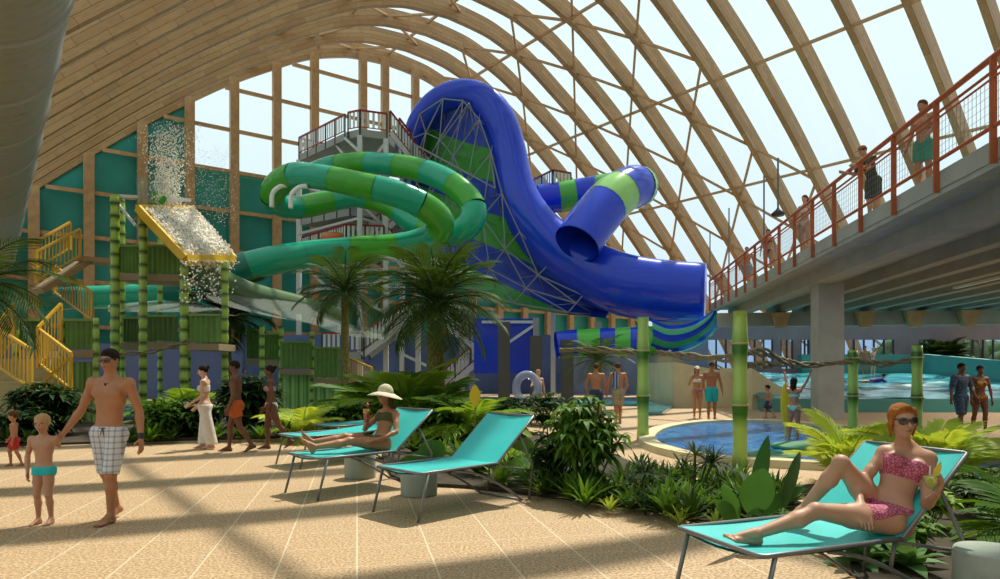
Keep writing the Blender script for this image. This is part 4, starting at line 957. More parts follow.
for i, (px, py) in enumerate([(398, 450), (415, 455), (440, 460), (462, 465), (480, 455), (510, 462), (530, 470), (550, 470), (455, 445), (425, 445), (480, 478), (500, 488)]):
    rosette(*gxy(px, py), r_.uniform(.5, .75), 'mid green leafy plant in the bed around the middle lounger back', [L_MID, L_DARK, L_LIGHT][i % 3], 24, .10, 90+i, 'leafy plants around the middle lounger')
# giant banana-like leaves
def bigleaf(x, y, leaves, label, m=None):
    t = thing('broad_leaf_plant', label, 'plant', (x, y, 0)); m = m or L_BIG
    for (dx, dy, dz, bend, W) in leaves:
        end = V((x+dx, y+dy, dz)); b = V((x, y, .02)); st = b.lerp(end, .32)+V((0, 0, .05)); mb = MB(); leafv = end-st; leaf(mb, st, leafv, V((0, -1, .35)) , leafv.length, W, bend, 12, .14, shape=lambda q: max(0., math.sin(math.pi*min(1, .04+q*.95)))**.62*(1-.25*q)); mb.build('leaf', m, t)
        MB().tube([b, st], .012, 6).build('stalk', STEM, t)
Yb = 6.2
def bl(px, py, Y, x, y): p = P(px, py, Y); return (p.x-x, p.y-y, p.z)
bx_, by_ = XY(745, 6.1)
bigleaf(bx_, by_, [(*bl(764, 462, 6.1, bx_, by_), .12, .34), (*bl(722, 480, 5.9, bx_, by_), .1, .16), (*bl(768, 436, 6.5, bx_, by_), .0, .17), (*bl(805, 468, 6.3, bx_, by_), .3, .14), (*bl(715, 490, 5.8, bx_, by_), .2, .16)], 'plant with giant broad green leaves left of the right lounger')
bx_, by_ = XY(775, 5.9)
bigleaf(bx_, by_, [(*bl(835, 470, 6.2, bx_, by_), .2, .10), (*bl(740, 455, 6.4, bx_, by_), .25, .10), (*bl(800, 440, 6.5, bx_, by_), .15, .12)], 'plant with long dark drooping leaves behind bikini woman knees', L_DARK)
bx_, by_ = XY(455, 11)
bigleaf(bx_, by_, [(*bl(395, 455, 10.6, bx_, by_), .25, .35), (*bl(505, 420, 11, bx_, by_), .3, .4), (*bl(420, 440, 11, bx_, by_), .2, .4), (*bl(540, 470, 9.6, bx_, by_), .3, .3)], 'broad leaved plant showing between the two teal lounger backs')
bx_, by_ = gxy(545, 470)
bigleaf(bx_, by_, [(*bl(512, 425, 9, bx_, by_), .2, .25), (*bl(560, 430, 9.4, bx_, by_), .2, .25), (*bl(500, 455, 9, bx_, by_), .2, .22)], 'broad leaved plant just right of middle lounger back', L_MID)
# plants under and beside right lounger
shrub(*gxy(895, 552), .42, .38, 'green leafy plant showing under the raised back of right lounger', L_MID, 16, .06, .15, 31); shrub(*gxy(925, 530), .5, .3, 'lime leafy plant behind the right lounger frame', L_LIGHT, 14, .05, .14, 32)
rosette(*gxy(860, 565), .45, 'pale green large leaf plant beneath the right lounger', L_GREY, 18, .16, 33, up=.1); rosette(*gxy(905, 570), .45, 'pale green large leaf plant left of the stone side table', L_GREY, 18, .16, 34, up=.1)
shrub(*gxy(985, 520), .55, .4, 'dark green bush at right edge above the stone side table', L_DARK, 18, .05, .16, 35)
# yellow leaf on stake
t = thing('leaf_paddle', 'upright yellow leaf shaped paddle among ferns behind middle lounger', 'paddle', XY(475, 12)+(0,))
mb = MB(); p = P(475, 408, 12); sh = lambda t_: math.sin(math.pi*t_)**.8
for s_ in (-1, 1): leaf(mb, p+V((0, .012*s_, 0)), (0, 0, 1), (0, -1, 0), .42, .20, 0, 10, .1*s_, shape=sh)
mb.build('blade', mat('paddle_yellow', (.85, .62, .02), .4), t); MB().tube([V((p.x, 12, 0)), p], .012, 6).build('stake', STEM, t)
# ================= people: one continuous surface each, grown from a distance field =================
class Fld:
    def __init__(s): s.p = []
    def rc(s, a, b, r1, r2=None, k=.02): s.p.append(('rc', np.array(a, float), np.array(b, float), r1, r2 if r2 is not None else r1, k)); return s
    def el(s, c, M, r, k=.02): s.p.append(('el', np.array(c, float), np.array(M, float), np.array(r, float), None, k)); return s
    def bounds(s):
        lo = []; hi = []
        for t, a, b, r1, r2, k in s.p:
            if t == 'rc': R = max(r1, r2); lo.append(np.minimum(a, b)-R); hi.append(np.maximum(a, b)+R)
            else: R = r1.max(); lo.append(a-R); hi.append(a+R)
        return np.min(lo, 0), np.max(hi, 0)
def dist(pr, X, Y, Z):
    t, a, b, r1, r2, k = pr
    if t == 'rc':
        ba = b-a; L2 = max(ba.dot(ba), 1e-9); px, py, pz = X-a[0], Y-a[1], Z-a[2]
        h = np.clip((px*ba[0]+py*ba[1]+pz*ba[2])/L2, 0, 1)
        return np.sqrt((px-ba[0]*h)**2+(py-ba[1]*h)**2+(pz-ba[2]*h)**2)-(r1+(r2-r1)*h)
    px, py, pz = X-a[0], Y-a[1], Z-a[2]; q = [(px*m[0]+py*m[1]+pz*m[2]) for m in b]
    k0 = np.sqrt(sum((q[i]/r1[i])**2 for i in range(3))); k1 = np.sqrt(sum((q[i]/r1[i]**2)**2 for i in range(3)))
    return k0*(k0-1)/np.maximum(k1, 1e-6)
def field(F_, h, lo, n, grow=0.):
    d = np.full(n, 1.0, np.float32)
    for pr in F_.p:
        k = pr[5]; one = Fld(); one.p = [pr]; a, b = one.bounds(); m = k+3*h+grow+.01
        i0 = np.maximum(((a-m-lo)/h).astype(int), 0); i1 = np.minimum(((b+m-lo)/h).astype(int)+2, n)
        if (i1 <= i0).any(): continue
        X, Y, Z = np.ogrid[i0[0]:i1[0], i0[1]:i1[1], i0[2]:i1[2]]
        v = dist(pr, lo[0]+X*h, lo[1]+Y*h, lo[2]+Z*h).astype(np.float32)
        s_ = d[i0[0]:i1[0], i0[1]:i1[1], i0[2]:i1[2]]
        e = np.maximum(k-np.abs(s_-v), 0)/k; s_[...] = np.minimum(s_, v)-e*e*k*.25
    return d
def cutf(d, h, lo, cuts):
    n = d.shape; X, Y, Z = np.ogrid[0:n[0], 0:n[1], 0:n[2]]
    for q, nn in cuts:
        nn = np.array(nn, float); nn /= np.linalg.norm(nn); d = np.maximum(d, ((lo[0]+X*h-q[0])*nn[0]+(lo[1]+Y*h-q[1])*nn[1]+(lo[2]+Z*h-q[2])*nn[2]).astype(np.float32))
    return d
def surf(d, h, lo):
    G_ = openvdb.FloatGrid(3*h); G_.copyFromArray(np.clip(d, -3*h, 3*h).astype(np.float32)); G_.gridClass = openvdb.GridClass.LEVEL_SET
    v, q = G_.convertToQuads(0.0)
    return v*h+lo, q
def mesh_obj(name, v, q, m, parent=None, org=None):
    me = bpy.data.meshes.new(name); org = np.array(org if org is not None else (0, 0, 0), float)
    me.vertices.add(len(v)); me.vertices.foreach_set('co', (v-org).astype(np.float32).ravel()); me.loops.add(len(q)*4); me.loops.foreach_set('vertex_index', q[:, ::-1].astype(np.int32).ravel())
    me.polygons.add(len(q)); me.polygons.foreach_set('loop_start', np.arange(len(q), dtype=np.int32)*4); me.polygons.foreach_set('use_smooth', np.ones(len(q), bool)); me.materials.append(m); me.update(calc_edges=True)
    o = bpy.data.objects.new(name, me); C.objects.link(o)
    if parent is not None: o.parent = parent
    else: o.location = org
    return o
def sdf_obj(name, F_, h, m, parent=None, org=None, cuts=(), grow=0., extra=None):
    lo, hi = F_.bounds(); lo = lo-grow-5*h-.02; hi = hi+grow+5*h+.02; n = np.ceil((hi-lo)/h).astype(int)+1
    d = field(F_, h, lo, tuple(n), grow)-grow; d = cutf(d, h, lo, cuts)
    if extra is not None: d = extra(d, h, lo)
    v, q = surf(d, h, lo); return mesh_obj(name, v, q, m, parent, org)
def A(v): return np.array(v, float)
def nz(v): v = A(v); return v/np.linalg.norm(v)
def skinm(name, col): return mat(name, col, .5, .06, 9, spec=.4, sub=.05)
SK = {'fair': skinm('skin_fair', (.50, .27, .17)), 'tan': skinm('skin_tan', (.44, .20, .10)), 'brown': skinm('skin_brown', (.16, .065, .035)), 'pale': skinm('skin_pale', (.60, .36, .25)), 'bronze': skinm('skin_bronze', (.34, .14, .065))}
HR = {'dark': mat('hair_dark', (.022, .014, .010), .8, .3, 40, spec=.15), 'brown': mat('hair_brown', (.10, .045, .02), .8, .3, 40, spec=.15), 'blond': mat('hair_blond', (.42, .25, .10), .8, .3, 40, spec=.15), 'ginger': mat('hair_ginger', (.36, .13, .03), .8, .35, 45, spec=.15), 'light': mat('hair_light', (.55, .36, .18), .8, .3, 40, spec=.15)}
for _k in HR.values():
    _nt, _b = nodes(_k); _n = [x for x in _nt.nodes if x.type == 'TEX_NOISE'][0]; _mp = _nt.nodes.new('ShaderNodeMapping'); _mp.inputs['Scale'].default_value = (3.2, 3.2, .35); _l = _n.inputs['Vector'].links[0].from_socket
    _nt.links.new(_l, _mp.inputs[0]); _nt.links.new(_mp.outputs[0], _n.inputs['Vector']); _bp = _nt.nodes.new('ShaderNodeBump'); _bp.inputs['Strength'].default_value = .8; _bp.inputs['Distance'].default_value = .01; _nt.links.new(_n.outputs['Fac'], _bp.inputs['Height']); _nt.links.new(_bp.outputs['Normal'], _b.inputs['Normal'])
SHADE = mat('shades_black', (.008, .008, .01), .08, coat=1)
def fk(H, yaw=0, T=(0, 0, 1), SLv=(1, 0, 0), HLv=(1, 0, 0), ru=(-.25, 0, -1), rf=(-.1, .15, -1), lu=(.25, 0, -1), lf=(.1, .15, -1), rt=(-.05, .03, -1), rs=(0, -.03, -1), lt=(.05, .03, -1), ls=(0, -.03, -1), head=(0, 1, 0), pos=(0, 0, 0), sex='m', lean=(0, .08, 1), legk=1., rfoot=(-.12, 1, 0), lfoot=(.12, 1, 0), hs=None, ground=True):
    """joint positions; direction triples are (own left, forward, up), yaw 0 faces the camera"""
    c, s = math.cos(yaw), math.sin(yaw)
    def D(v): x, f, u = v; v = nz((x, -f, u)); return A((c*v[0]-s*v[1], s*v[0]+c*v[1], v[2]))
    J = {'H': H, 'sex': sex, 'T': D(T), 'SL': D(SLv), 'HL': D(HLv)}
    sw = .112 if sex == 'm' else .098
    p = A((0, 0, 0)); J['pel'] = p; T_ = J['T']
    hw_ = .045 if sex == 'm' else .05; J['hR'] = p-J['HL']*hw_*H; J['hL'] = p+J['HL']*hw_*H; sh = p+T_*.285*H; J['sR'] = sh-J['SL']*sw*H; J['sL'] = sh+J['SL']*sw*H; J['nk'] = p+T_*.305*H
    hs = hs or .132*H; J['hs'] = hs
    N = D(lean); J['hc'] = J['nk']+N*(.048*H+hs*.5); J['HU'] = N; J['HF'] = D(head)
    for k, u_, f_ in (('R', ru, rf), ('L', lu, lf)):
        e = J['s'+k]+D(u_)*.168*H; w_ = e+D(f_)*.152*H; J['e'+k] = e; J['w'+k] = w_; J['hd'+k] = D(f_)
    for k, t_, s_, ft in (('R', rt, rs, rfoot), ('L', lt, ls, lfoot)):
        kn = J['h'+k]+D(t_)*.238*H*legk; an = kn+D(s_)*.235*H*legk; J['k'+k] = kn; J['a'+k] = an; J['fd'+k] = D(ft)
    z = min(J['aR'][2], J['aL'][2])-.045*H if ground else 0
    off = A(pos)-(A((0, 0, z)) if ground else 0)
    for k in list(J):
        if k in ('pel', 'hR', 'hL', 'sR', 'sL', 'nk', 'hc', 'eR', 'eL', 'wR', 'wL', 'kR', 'kL', 'aR', 'aL'): J[k] = J[k]+off
    return J
def frames(J):
    T, SL = J['T'], J['SL']; SL = nz(SL-T*SL.dot(T)); Fw = np.cross(SL, T); M = [SL, Fw, T]
    HL = nz(J['HL']-T*J['HL'].dot(T)); MH = [HL, np.cross(HL, T), T]
    hu = nz(J['HU']); hf = nz(J['HF']-hu*A(J['HF']).dot(hu)); hl = np.cross(hu, hf); MHd = [hl, hf, hu]
    return M, MH, MHd
def head_prims(F_, J, det):
    hs, hc = J['hs'], J['hc']; M = frames(J)[2]; l, f, u = M
    F_.el(hc+u*.09*hs-f*.03*hs, M, (.335*hs, .41*hs, .39*hs), .02); F_.el(hc-u*.17*hs+f*.07*hs, M, (.265*hs, .32*hs, .32*hs), .05*hs+.005)
    F_.rc(hc-u*.42*hs+f*.2*hs, hc-u*.42*hs+f*.24*hs, .085*hs, .08*hs, .10*hs)
    F_.rc(hc+f*.39*hs+u*.02*hs, hc+f*.475*hs-u*.11*hs, .025*hs, .055*hs, .05*hs)
    F_.el(hc-u*.255*hs+f*.375*hs, M, (.12*hs, .045*hs, .045*hs), .03*hs)
    for s in (-1, 1): F_.el(hc+l*s*.335*hs-u*.03*hs-f*.02*hs, M, (.035*hs, .075*hs, .12*hs), .02*hs)
    if det:
        for s in (-1, 1): F_.rc(hc+l*s*.06*hs+f*.38*hs+u*.12*hs, hc+l*s*.22*hs+f*.30*hs+u*.12*hs, .035*hs, .03*hs, .05*hs); F_.el(hc+l*s*.15*hs+f*.27*hs-u*.1*hs, M, (.1*hs, .09*hs, .09*hs), .08*hs)
def hand_prims(F_, J, k, det, grip=.35, pn=None):
    H = J['H']; w = J['w'+k]; d = nz(J['hd'+k]); sl = J['SL']*(1 if k == 'R' else -1)
    n = nz(pn if pn is not None else sl); n = nz(n-d*n.dot(d)); s = np.cross(d, n)*(1 if k == 'R' else -1)   # s: thumb side
    if s.dot(frames(J)[0][1]) < 0 and pn is None: s = -s
    M = [d, s, n]; F_.el(w+d*.03*H, M, (.032*H, .0235*H, .0105*H), .012)
    rr = .0049*H if det else .0062*H; kk = .0025 if det else .006
    for i, (o, L) in enumerate(((.0165, .040), (.0055, .046), (-.0055, .043), (-.016, .034))):
        b = w+d*.054*H+s*o*H; m1 = b+nz(d+n*grip*.9+s*o*4)*L*.5*H; e = m1+nz(d+n*grip*2.4)*L*.5*H; F_.rc(b, m1, rr, rr*.95, kk); F_.rc(m1, e, rr*.95, rr*.8, kk)
    b = w+d*.014*H+s*.017*H; m1 = b+nz(d*.8+s*.9+n*.5)*.026*H; e = m1+nz(d*1.1+s*.25+n*.6)*.024*H; F_.rc(b, m1, rr*1.35, rr*1.15, kk*2); F_.rc(m1, e, rr*1.15, rr*.9, kk)
def foot_prims(F_, J, k, det):
    H = J['H']; a = J['a'+k]; fd = nz(J['fd'+k]); sh = nz(J['a'+k]-J['k'+k]); dn = nz(sh-fd*sh.dot(fd)) if abs(sh.dot(fd)) < .95 else A((0, 0, -1)); si = np.cross(fd, dn)
    if si.dot(J['HL'])*(1 if k == 'L' else -1) > 0: si = -si      # si points to the big toe side
    heel = a-fd*.018*H+dn*.026*H; ball = a+fd*.083*H+dn*.031*H
    F_.rc(a, heel, .021*H, .019*H, .012); F_.rc(a+fd*.01*H, ball+si*.006*H, .021*H, .013*H, .015); F_.rc(heel, ball-si*.012*H, .017*H, .011*H, .012)
    rr = .0066*H
    for i in range(5):
        b = ball+si*(.016-.0085*i)*H-fd*.002*i*H+dn*.002*H; L = (.032, .030, .026, .022, .017)[i]*H; F_.rc(b, b+fd*L, rr*(1.25 if i == 0 else .85), rr*(1.15 if i == 0 else .8), .003 if det else .008)
def body_prims(J, det=False, grips=(.35, .35), pns=(None, None), feet=(True, True), bulk=1.):
    F_ = Fld(); H = J['H']; M, MH, MHd = frames(J); l, f, u = M; hl_, hf_, _ = MH; p = J['pel']; m = J['sex'] == 'm'; B = bulk
    F_.el(p+u*.018*H, MH, A((.080 if m else .092, .060, .07))*H*B, .03*H)
    for s in (-1, 1): F_.el(p+hl_*s*.043*H-hf_*.028*H-u*.012*H, MH, A((.048, .046, .05))*H*B, .02*H)
    F_.el(p+u*.10*H, M, A((.077 if m else .064, .050 if m else .045, .07))*H*B, .035*H)
    F_.el(p+u*.19*H, M, A((.090 if m else .077, .060 if m else .053, .085))*H*B, .03*H)
    sh = (J['sR']+J['sL'])/2
    F_.rc(J['sR']-u*.012*H+l*.02*H, J['sL']-u*.012*H-l*.02*H, .034*H*B, None, .03*H); F_.el(p+u*.245*H, M, A((.090 if m else .074, .052 if m else .046, .045))*H*B, .03*H)
    for k, s in (('R', -1), ('L', 1)):
        F_.rc(J['nk']+u*.015*H, J['s'+k]-l*s*.02*H, .024*H, .022*H, .025*H)
        if m: F_.el(p+u*.228*H+l*s*.044*H+f*.040*H, M, A((.045, .022, .030))*H, .014*H)
        else: F_.el(p+u*.208*H+l*s*.040*H+f*.044*H, M, A((.035, .034, .036))*H, .012*H)
        F_.el(J['s'+k], M, A((.034, .034, .036))*H*(1 if m else .82), .02*H)
        q = 1 if m else .84
        F_.rc(J['s'+k], J['e'+k], .029*H*q, .0215*H*q, .015*H); mid = J['s'+k]*.5+J['e'+k]*.5; F_.rc(mid, mid*.6+J['e'+k]*.4, .027*H*q, .023*H*q, .01*H)
        fa = J['e'+k]*.75+J['w'+k]*.25; F_.rc(J['e'+k], fa, .0225*H*q, .0245*H*q, .008*H); F_.rc(fa, J['w'+k], .0235*H*q, .0150*H*q, .008*H)
        hand_prims(F_, J, k, det, grips[0 if k == 'R' else 1], pns[0 if k == 'R' else 1])
        h_, kn, a = J['h'+k], J['k'+k], J['a'+k]; w = 1. if m else 1.04
        F_.rc(h_, h_*.5+kn*.5, .055*H*w*B, .044*H*w*B, .02*H); F_.rc(h_*.5+kn*.5, kn, .044*H*w, .030*H, .015*H); F_.rc(kn, kn, .031*H, None, .01*H)
        cf = kn*.68+a*.32; bk = nz(a-kn); back = nz(-(J['fd'+k]-bk*bk.dot(J['fd'+k]))); F_.rc(kn, cf+back*.008*H, .029*H, .0315*H, .01*H); F_.rc(cf+back*.006*H, a, .031*H, .0185*H, .015*H)
        if feet[0 if k == 'R' else 1]: foot_prims(F_, J, k, det)
    F_.rc(J['nk']-u*.02*H, J['hc']-MHd[2]*.3*J['hs'], (.034 if m else .028)*H, (.031 if m else .026)*H, .02*H)
    head_prims(F_, J, det); return F_
def hair_obj(J, h, m, par, style='short'):
    hs, hc = J['hs'], J['hc']; M = frames(J)[2]; l, f, u = M; F_ = Fld(); F_.el(hc+u*.115*hs-f*.045*hs, M, (.365*hs, .43*hs, .41*hs), .02)
    cuts = [(hc+f*.36*hs+u*.20*hs, f*.62-u*.78)]
    if style == 'updo': cuts = [(hc+f*.34*hs+u*.27*hs, f*.60-u*.80)]
    if style == 'short': cuts.append((hc-u*.22*hs-f*.1*hs, -u+f*.2)); F_.el(hc+u*.36*hs+f*.12*hs, M, (.2*hs, .22*hs, .12*hs), .06*hs)
    if style == 'boy': F_.el(hc+u*.3*hs+f*.26*hs, M, (.25*hs, .14*hs, .16*hs), .06*hs); cuts = [(hc+f*.36*hs+u*.16*hs, f*.6-u*.8), (hc-u*.22*hs, -u)]
    o = sdf_obj('hair', F_, h*.9, m, par, J['org'], cuts)
    F2 = Fld()
    if style == 'bun': F2.rc(hc-f*.46*hs+u*.22*hs, hc-f*.5*hs+u*.27*hs, .17*hs, .14*hs); F2.rc(hc-f*.3*hs+u*.1*hs, hc-f*.44*hs+u*.2*hs, .12*hs, .12*hs, .05*hs)
    if style == 'long':
        for s in (-1, 1): F2.rc(hc+l*s*.22*hs-f*.2*hs+u*.1*hs, hc+l*s*.24*hs-f*.25*hs-u*.75*hs, .17*hs, .1*hs, .08*hs)
        F2.rc(hc-f*.3*hs, hc-f*.34*hs-u*.95*hs, .22*hs, .12*hs, .08*hs)
    if style == 'updo':
        F2.rc(hc-f*.32*hs+u*.2*hs, hc-f*.4*hs+u*.28*hs, .2*hs, .16*hs, .08*hs)
        for s in (-1, 1): F2.rc(hc+l*s*.27*hs+f*.12*hs+u*.3*hs, hc+l*s*.37*hs+f*.04*hs-u*.12*hs, .10*hs, .08*hs, .05*hs); F2.rc(hc+l*s*.37*hs+f*.03*hs-u*.1*hs, hc+l*s*.33*hs-f*.04*hs-u*.5*hs, .08*hs, .035*hs, .05*hs); F2.rc(hc-f*.3*hs, hc-f*.22*hs-u*.45*hs, .22*hs, .10*hs, .1*hs); F2.rc(hc+l*s*.05*hs+f*.3*hs+u*.44*hs, hc+l*s*.3*hs+f*.14*hs+u*.2*hs, .07*hs, .07*hs, .05*hs)
    if F2.p: sdf_obj('hair_locks', F2, h*.8, m, par, J['org'])
    return o
def shades(J, par, m=SHADE):
    hs, hc = J['hs'], J['hc']; l, f, u = frames(J)[2]; mb = MB(); org = V(J['org'])
    F_ = Fld()
    for s in (-1, 1): F_.el(hc+l*s*.155*hs+f*.385*hs+u*.03*hs, [l*.97-f*s*.25, f*.97+l*s*.25, u], (.145*hs, .03*hs, .115*hs), .004); F_.rc(hc+l*s*.27*hs+f*.33*hs+u*.07*hs, hc+l*s*.36*hs-f*.0*hs+u*.06*hs, .018*hs, .015*hs, .01)
    F_.rc(hc+l*.06*hs+f*.43*hs+u*.06*hs, hc-l*.06*hs+f*.43*hs+u*.06*hs, .018*hs, None, .01); sdf_obj('sunglasses', F_, .0028 if hs > .1 else .004, m, par, J['org'])
def eyes(J, par):
    hs, hc = J['hs'], J['hc']; l, f, u = frames(J)[2]
    for s in (-1, 1):
        F_ = Fld(); F_.el(hc+l*s*.145*hs+f*.375*hs+u*.03*hs, [l, f, u], (.06*hs, .02*hs, .028*hs), .004); sdf_obj('eye', F_, .003, mat('eye_dark', (.03, .02, .015), .3), par, J['org'])
def lips(J, par, m):
    hs, hc = J['hs'], J['hc']; l, f, u = frames(J)[2]; F_ = Fld(); F_.rc(hc-u*.255*hs+f*.405*hs-l*.10*hs, hc-u*.262*hs+f*.420*hs, .012*hs, .022*hs, .01); F_.rc(hc-u*.262*hs+f*.420*hs, hc-u*.255*hs+f*.405*hs+l*.10*hs, .022*hs, .012*hs, .01); sdf_obj('lips', F_, .003, m, par, J['org'])
def trunks(J, par, h, m, L=.5, loose=.008, name='shorts', top=.055):
    H = J['H']; M, MH, _ = frames(J); hl_, hf_, u = MH; p = J['pel']; B = .004+loose*.5
    F_ = Fld(); F_.el(p+u*.018*H, MH, A((.080 if J['sex'] == 'm' else .092, .060, .075))*H+B, .03*H)
    for s in (-1, 1): F_.el(p+hl_*s*.043*H-hf_*.028*H-u*.012*H, MH, A((.048, .046, .05))*H+B, .02*H)
    lo, hi = F_.bounds(); parts = []
    for k in 'RL': G_ = Fld(); h_, kn = J['h'+k], J['k'+k]; e = h_+(kn-h_)*L; parts.append((G_.rc(h_, e+(kn-h_)*.12, .056*H+loose*.6+.003, (.056-.022*L)*H+loose+.004, .02*H), (e, nz(kn-h_))))
    los = [f_.bounds() for f_ in [F_]+[x[0] for x in parts]]; lo = np.min([b[0] for b in los], 0)-5*h-.02; hi = np.max([b[1] for b in los], 0)+5*h+.02; n = tuple(np.ceil((hi-lo)/h).astype(int)+1)
    d = field(F_, h, lo, n)
    for G_, c in parts:
        e = cutf(field(G_, h, lo, n), h, lo, [c]); k = .02; q = np.maximum(k-np.abs(d-e), 0)/k; d = np.minimum(d, e)-q*q*k*.25
    d = cutf(d, h, lo, [(p+u*top*H, u)]); v, q = surf(d, h, lo); return mesh_obj(name, v, q, m, par, J['org'])
def bottoms(J, body, par, h, m):
    H = J['H']; M, MH, _ = frames(J); hl_, hf_, u = MH; p = J['pel']; F_ = Fld()
    F_.p = [x for x in body.p[:4]]
    for k in 'RL': h_, kn = J['h'+k], J['k'+k]; F_.rc(h_, h_*.5+kn*.5, .055*H*1.04, .044*H*1.04, .02*H)
    cuts = [(p+u*.045*H, u)]
    for k, s in (('R', -1), ('L', 1)): cuts.append((p-u*.042*H+hl_*s*.016*H, hl_*s*.74-u*.67))
    return sdf_obj('bikini_bottom', F_, h, m, par, J['org'], cuts, .005)
def top_band(J, body, par, h, m, lo_=.175, hi_=.245, name='bikini_top', triangle=False):
    H = J['H']; u = J['T']; p = J['pel']; F_ = Fld(); F_.p = [x for x in body.p if not (x[0] == 'rc')][:14]; F_.p = body.p[:]; keep = []
    for x in body.p:
        c = x[1] if x[0] == 'el' else (x[1]+x[2])/2
        if abs((c-p).dot(u)-.21*H) < .06*H and np.linalg.norm(c-p-u*.21*H) < .085*H and not (x[0] == 'rc' and x[3] < .023*H): keep.append(x)
    F_.p = keep; return sdf_obj(name, F_, h, m, par, J['org'], [(p+u*hi_*H, u), (p+u*lo_*H, -u)], .005)
def person(label, J, skin='fair', h=.014, hair=None, hm='dark', det=False, **kw):
    J['org'] = (J['aR']+J['aL'])/2*A((1, 1, 0))+A((0, 0, min(J['aR'][2], J['aL'][2])-.045*J['H'])); F_ = body_prims(J, det, **kw)
    o = sdf_obj('person', F_, h, SK[skin], None, J['org']); tag(o, label, 'person')
    if hair: hair_obj(J, h, HR[hm], o, hair)
    return o, F_
def cloth(name, col, **k): return mat('cloth_'+name, col, .8, k.get('var', .08), k.get('scale', 20))
def pat(name, c1, c2, scale=60, kind='vor'):
    key = 'cloth_'+name
    if key in MATS: return MATS[key]
    m = mat(key, c1, .8); nt, b = nodes(m); tc = nt.nodes.new('ShaderNodeTexCoord')
    if kind == 'vor':
        v = nt.nodes.new('ShaderNodeTexVoronoi'); v.feature = 'DISTANCE_TO_EDGE'; v.inputs['Scale'].default_value = scale; nt.links.new(tc.outputs['Object'], v.inputs[0]); fac = math_n(nt, 'LESS_THAN', v.outputs[0], .12)
    else:
        sp = nt.nodes.new('ShaderNodeSeparateXYZ'); nt.links.new(tc.outputs['Object'], sp.inputs[0]); fs = []
        for i, w_ in ((0, .055), (2, .06)):
            f = math_n(nt, 'FRACT', math_n(nt, 'DIVIDE', sp.outputs[i], w_)); fs.append(math_n(nt, 'LESS_THAN', f, .28))
        fac = math_n(nt, 'MULTIPLY', math_n(nt, 'ADD', fs[0], fs[1]), .5)
    mx = nt.nodes.new('ShaderNodeMixRGB'); nt.links.new(fac, mx.inputs[0]); mx.inputs[1].default_value = (*c1, 1); mx.inputs[2].default_value = (*c2, 1); nt.links.new(mx.outputs[0], b.inputs['Base Color']); return m

# ---- man with the plaid shorts, and the boy he leads
J = fk(1.83, 0, pos=(XY(109, 7.15)[0], 7.15, 0), T=(.03, -.02, 1), SLv=(1, .12, -.02), ru=(-.42, .02, -1), rf=(-.62, .25, -1), lu=(.30, -.12, -1), lf=(.16, .18, -1), rt=(.02, -.16, -1), rs=(.06, -.42, -1), lt=(-.04, .2, -1), ls=(-.03, -.06, -1), head=(-.12, 1, -.08), lean=(-.02, .10, 1), lfoot=(-.1, 1, 0), rfoot=(-.1, .9, -.35))
o, F_ = person('tanned young man in black sunglasses and plaid shorts leading a little boy', J, 'tan', .0095, 'short', 'dark', True, grips=(.9, .3))
trunks(J, o, .009, pat('plaid', (.66, .68, .72), (.22, .24, .34), kind='pl'), .98, .010, top=.04); shades(J, o); lips(J, o, mat('lip_tan', (.30, .10, .07), .5))
# waist cord, necklace, watch
M_, MH_, _ = frames(J); Fc = Fld(); pp_ = J['pel']+J['T']*.03*1.83+MH_[1]*.068*1.83
for s in (-1, 1): Fc.rc(pp_, pp_+MH_[0]*s*.02-J['T']*.07, .004, .004, .003); Fc.rc(pp_, pp_+MH_[0]*s*.03+J['T']*.005, .005, .005, .003)
sdf_obj('drawstring', Fc, .003, BLACK, o, J['org'])
Fc = Fld(); nb = J['nk']+J['T']*.005; c = M_[1]
Fc.el(nb-J['T']*.055+c*.088, M_, (.012, .008, .016), .004)
for i in range(20):
    a = i/20*6.283; b = (i+1)/20*6.283; q = lambda a: nb+M_[0]*math.sin(a)*.066+c*(math.cos(a)*.066+.016)-J['T']*(.022+math.cos(a)*.022); Fc.rc(q(a), q(b), .003, .003, .002)
sdf_obj('necklace', Fc, .003, BLACK, o, J['org'])
Fc = Fld(); w_ = J['wL']-J['hdL']*.02; Fc.rc(w_-J['hdL']*.012, w_+J['hdL']*.012, .034, .034, .003); sdf_obj('wristband', Fc, .004, BLACK, o, J['org'])
manW = J['wR']+J['hdR']*.08
bx = XY(44, 7.05)
J = fk(1.10, 0, pos=(bx[0], bx[1], 0), hs=.195, T=(.0, .02, 1), ru=(-.28, -.05, -1), rf=(.18, .25, -1), lu=(.5, .0, -.8), lf=(.55, .3, -.35), rt=(-.05, .05, -1), rs=(.0, -.10, -1), lt=(.07, .12, -1), ls=(-.0, -.18, -1), head=(.15, 1, -.4), lean=(-.02, .10, 1), sex='m')
d = manW-J['sL']; Ld = np.linalg.norm(d); J['wL'] = J['sL']+d*.90; J['eL'] = J['sL']+d*.45+A((.0, .0, -.05)); J['hdL'] = nz(J['wL']-J['eL']+A((.0, 0, .02)))
o, F_ = person('small blond boy in turquoise swim briefs holding the man\'s hand', J, 'fair', .0085, 'boy', 'light', True, grips=(.25, .8))
trunks(J, o, .008, cloth('turquoise', (.02, .50, .55)), .22, .004, 'swim_briefs', .035); eyes(J, o); lips(J, o, mat('lip_fair', (.45, .17, .13), .5))
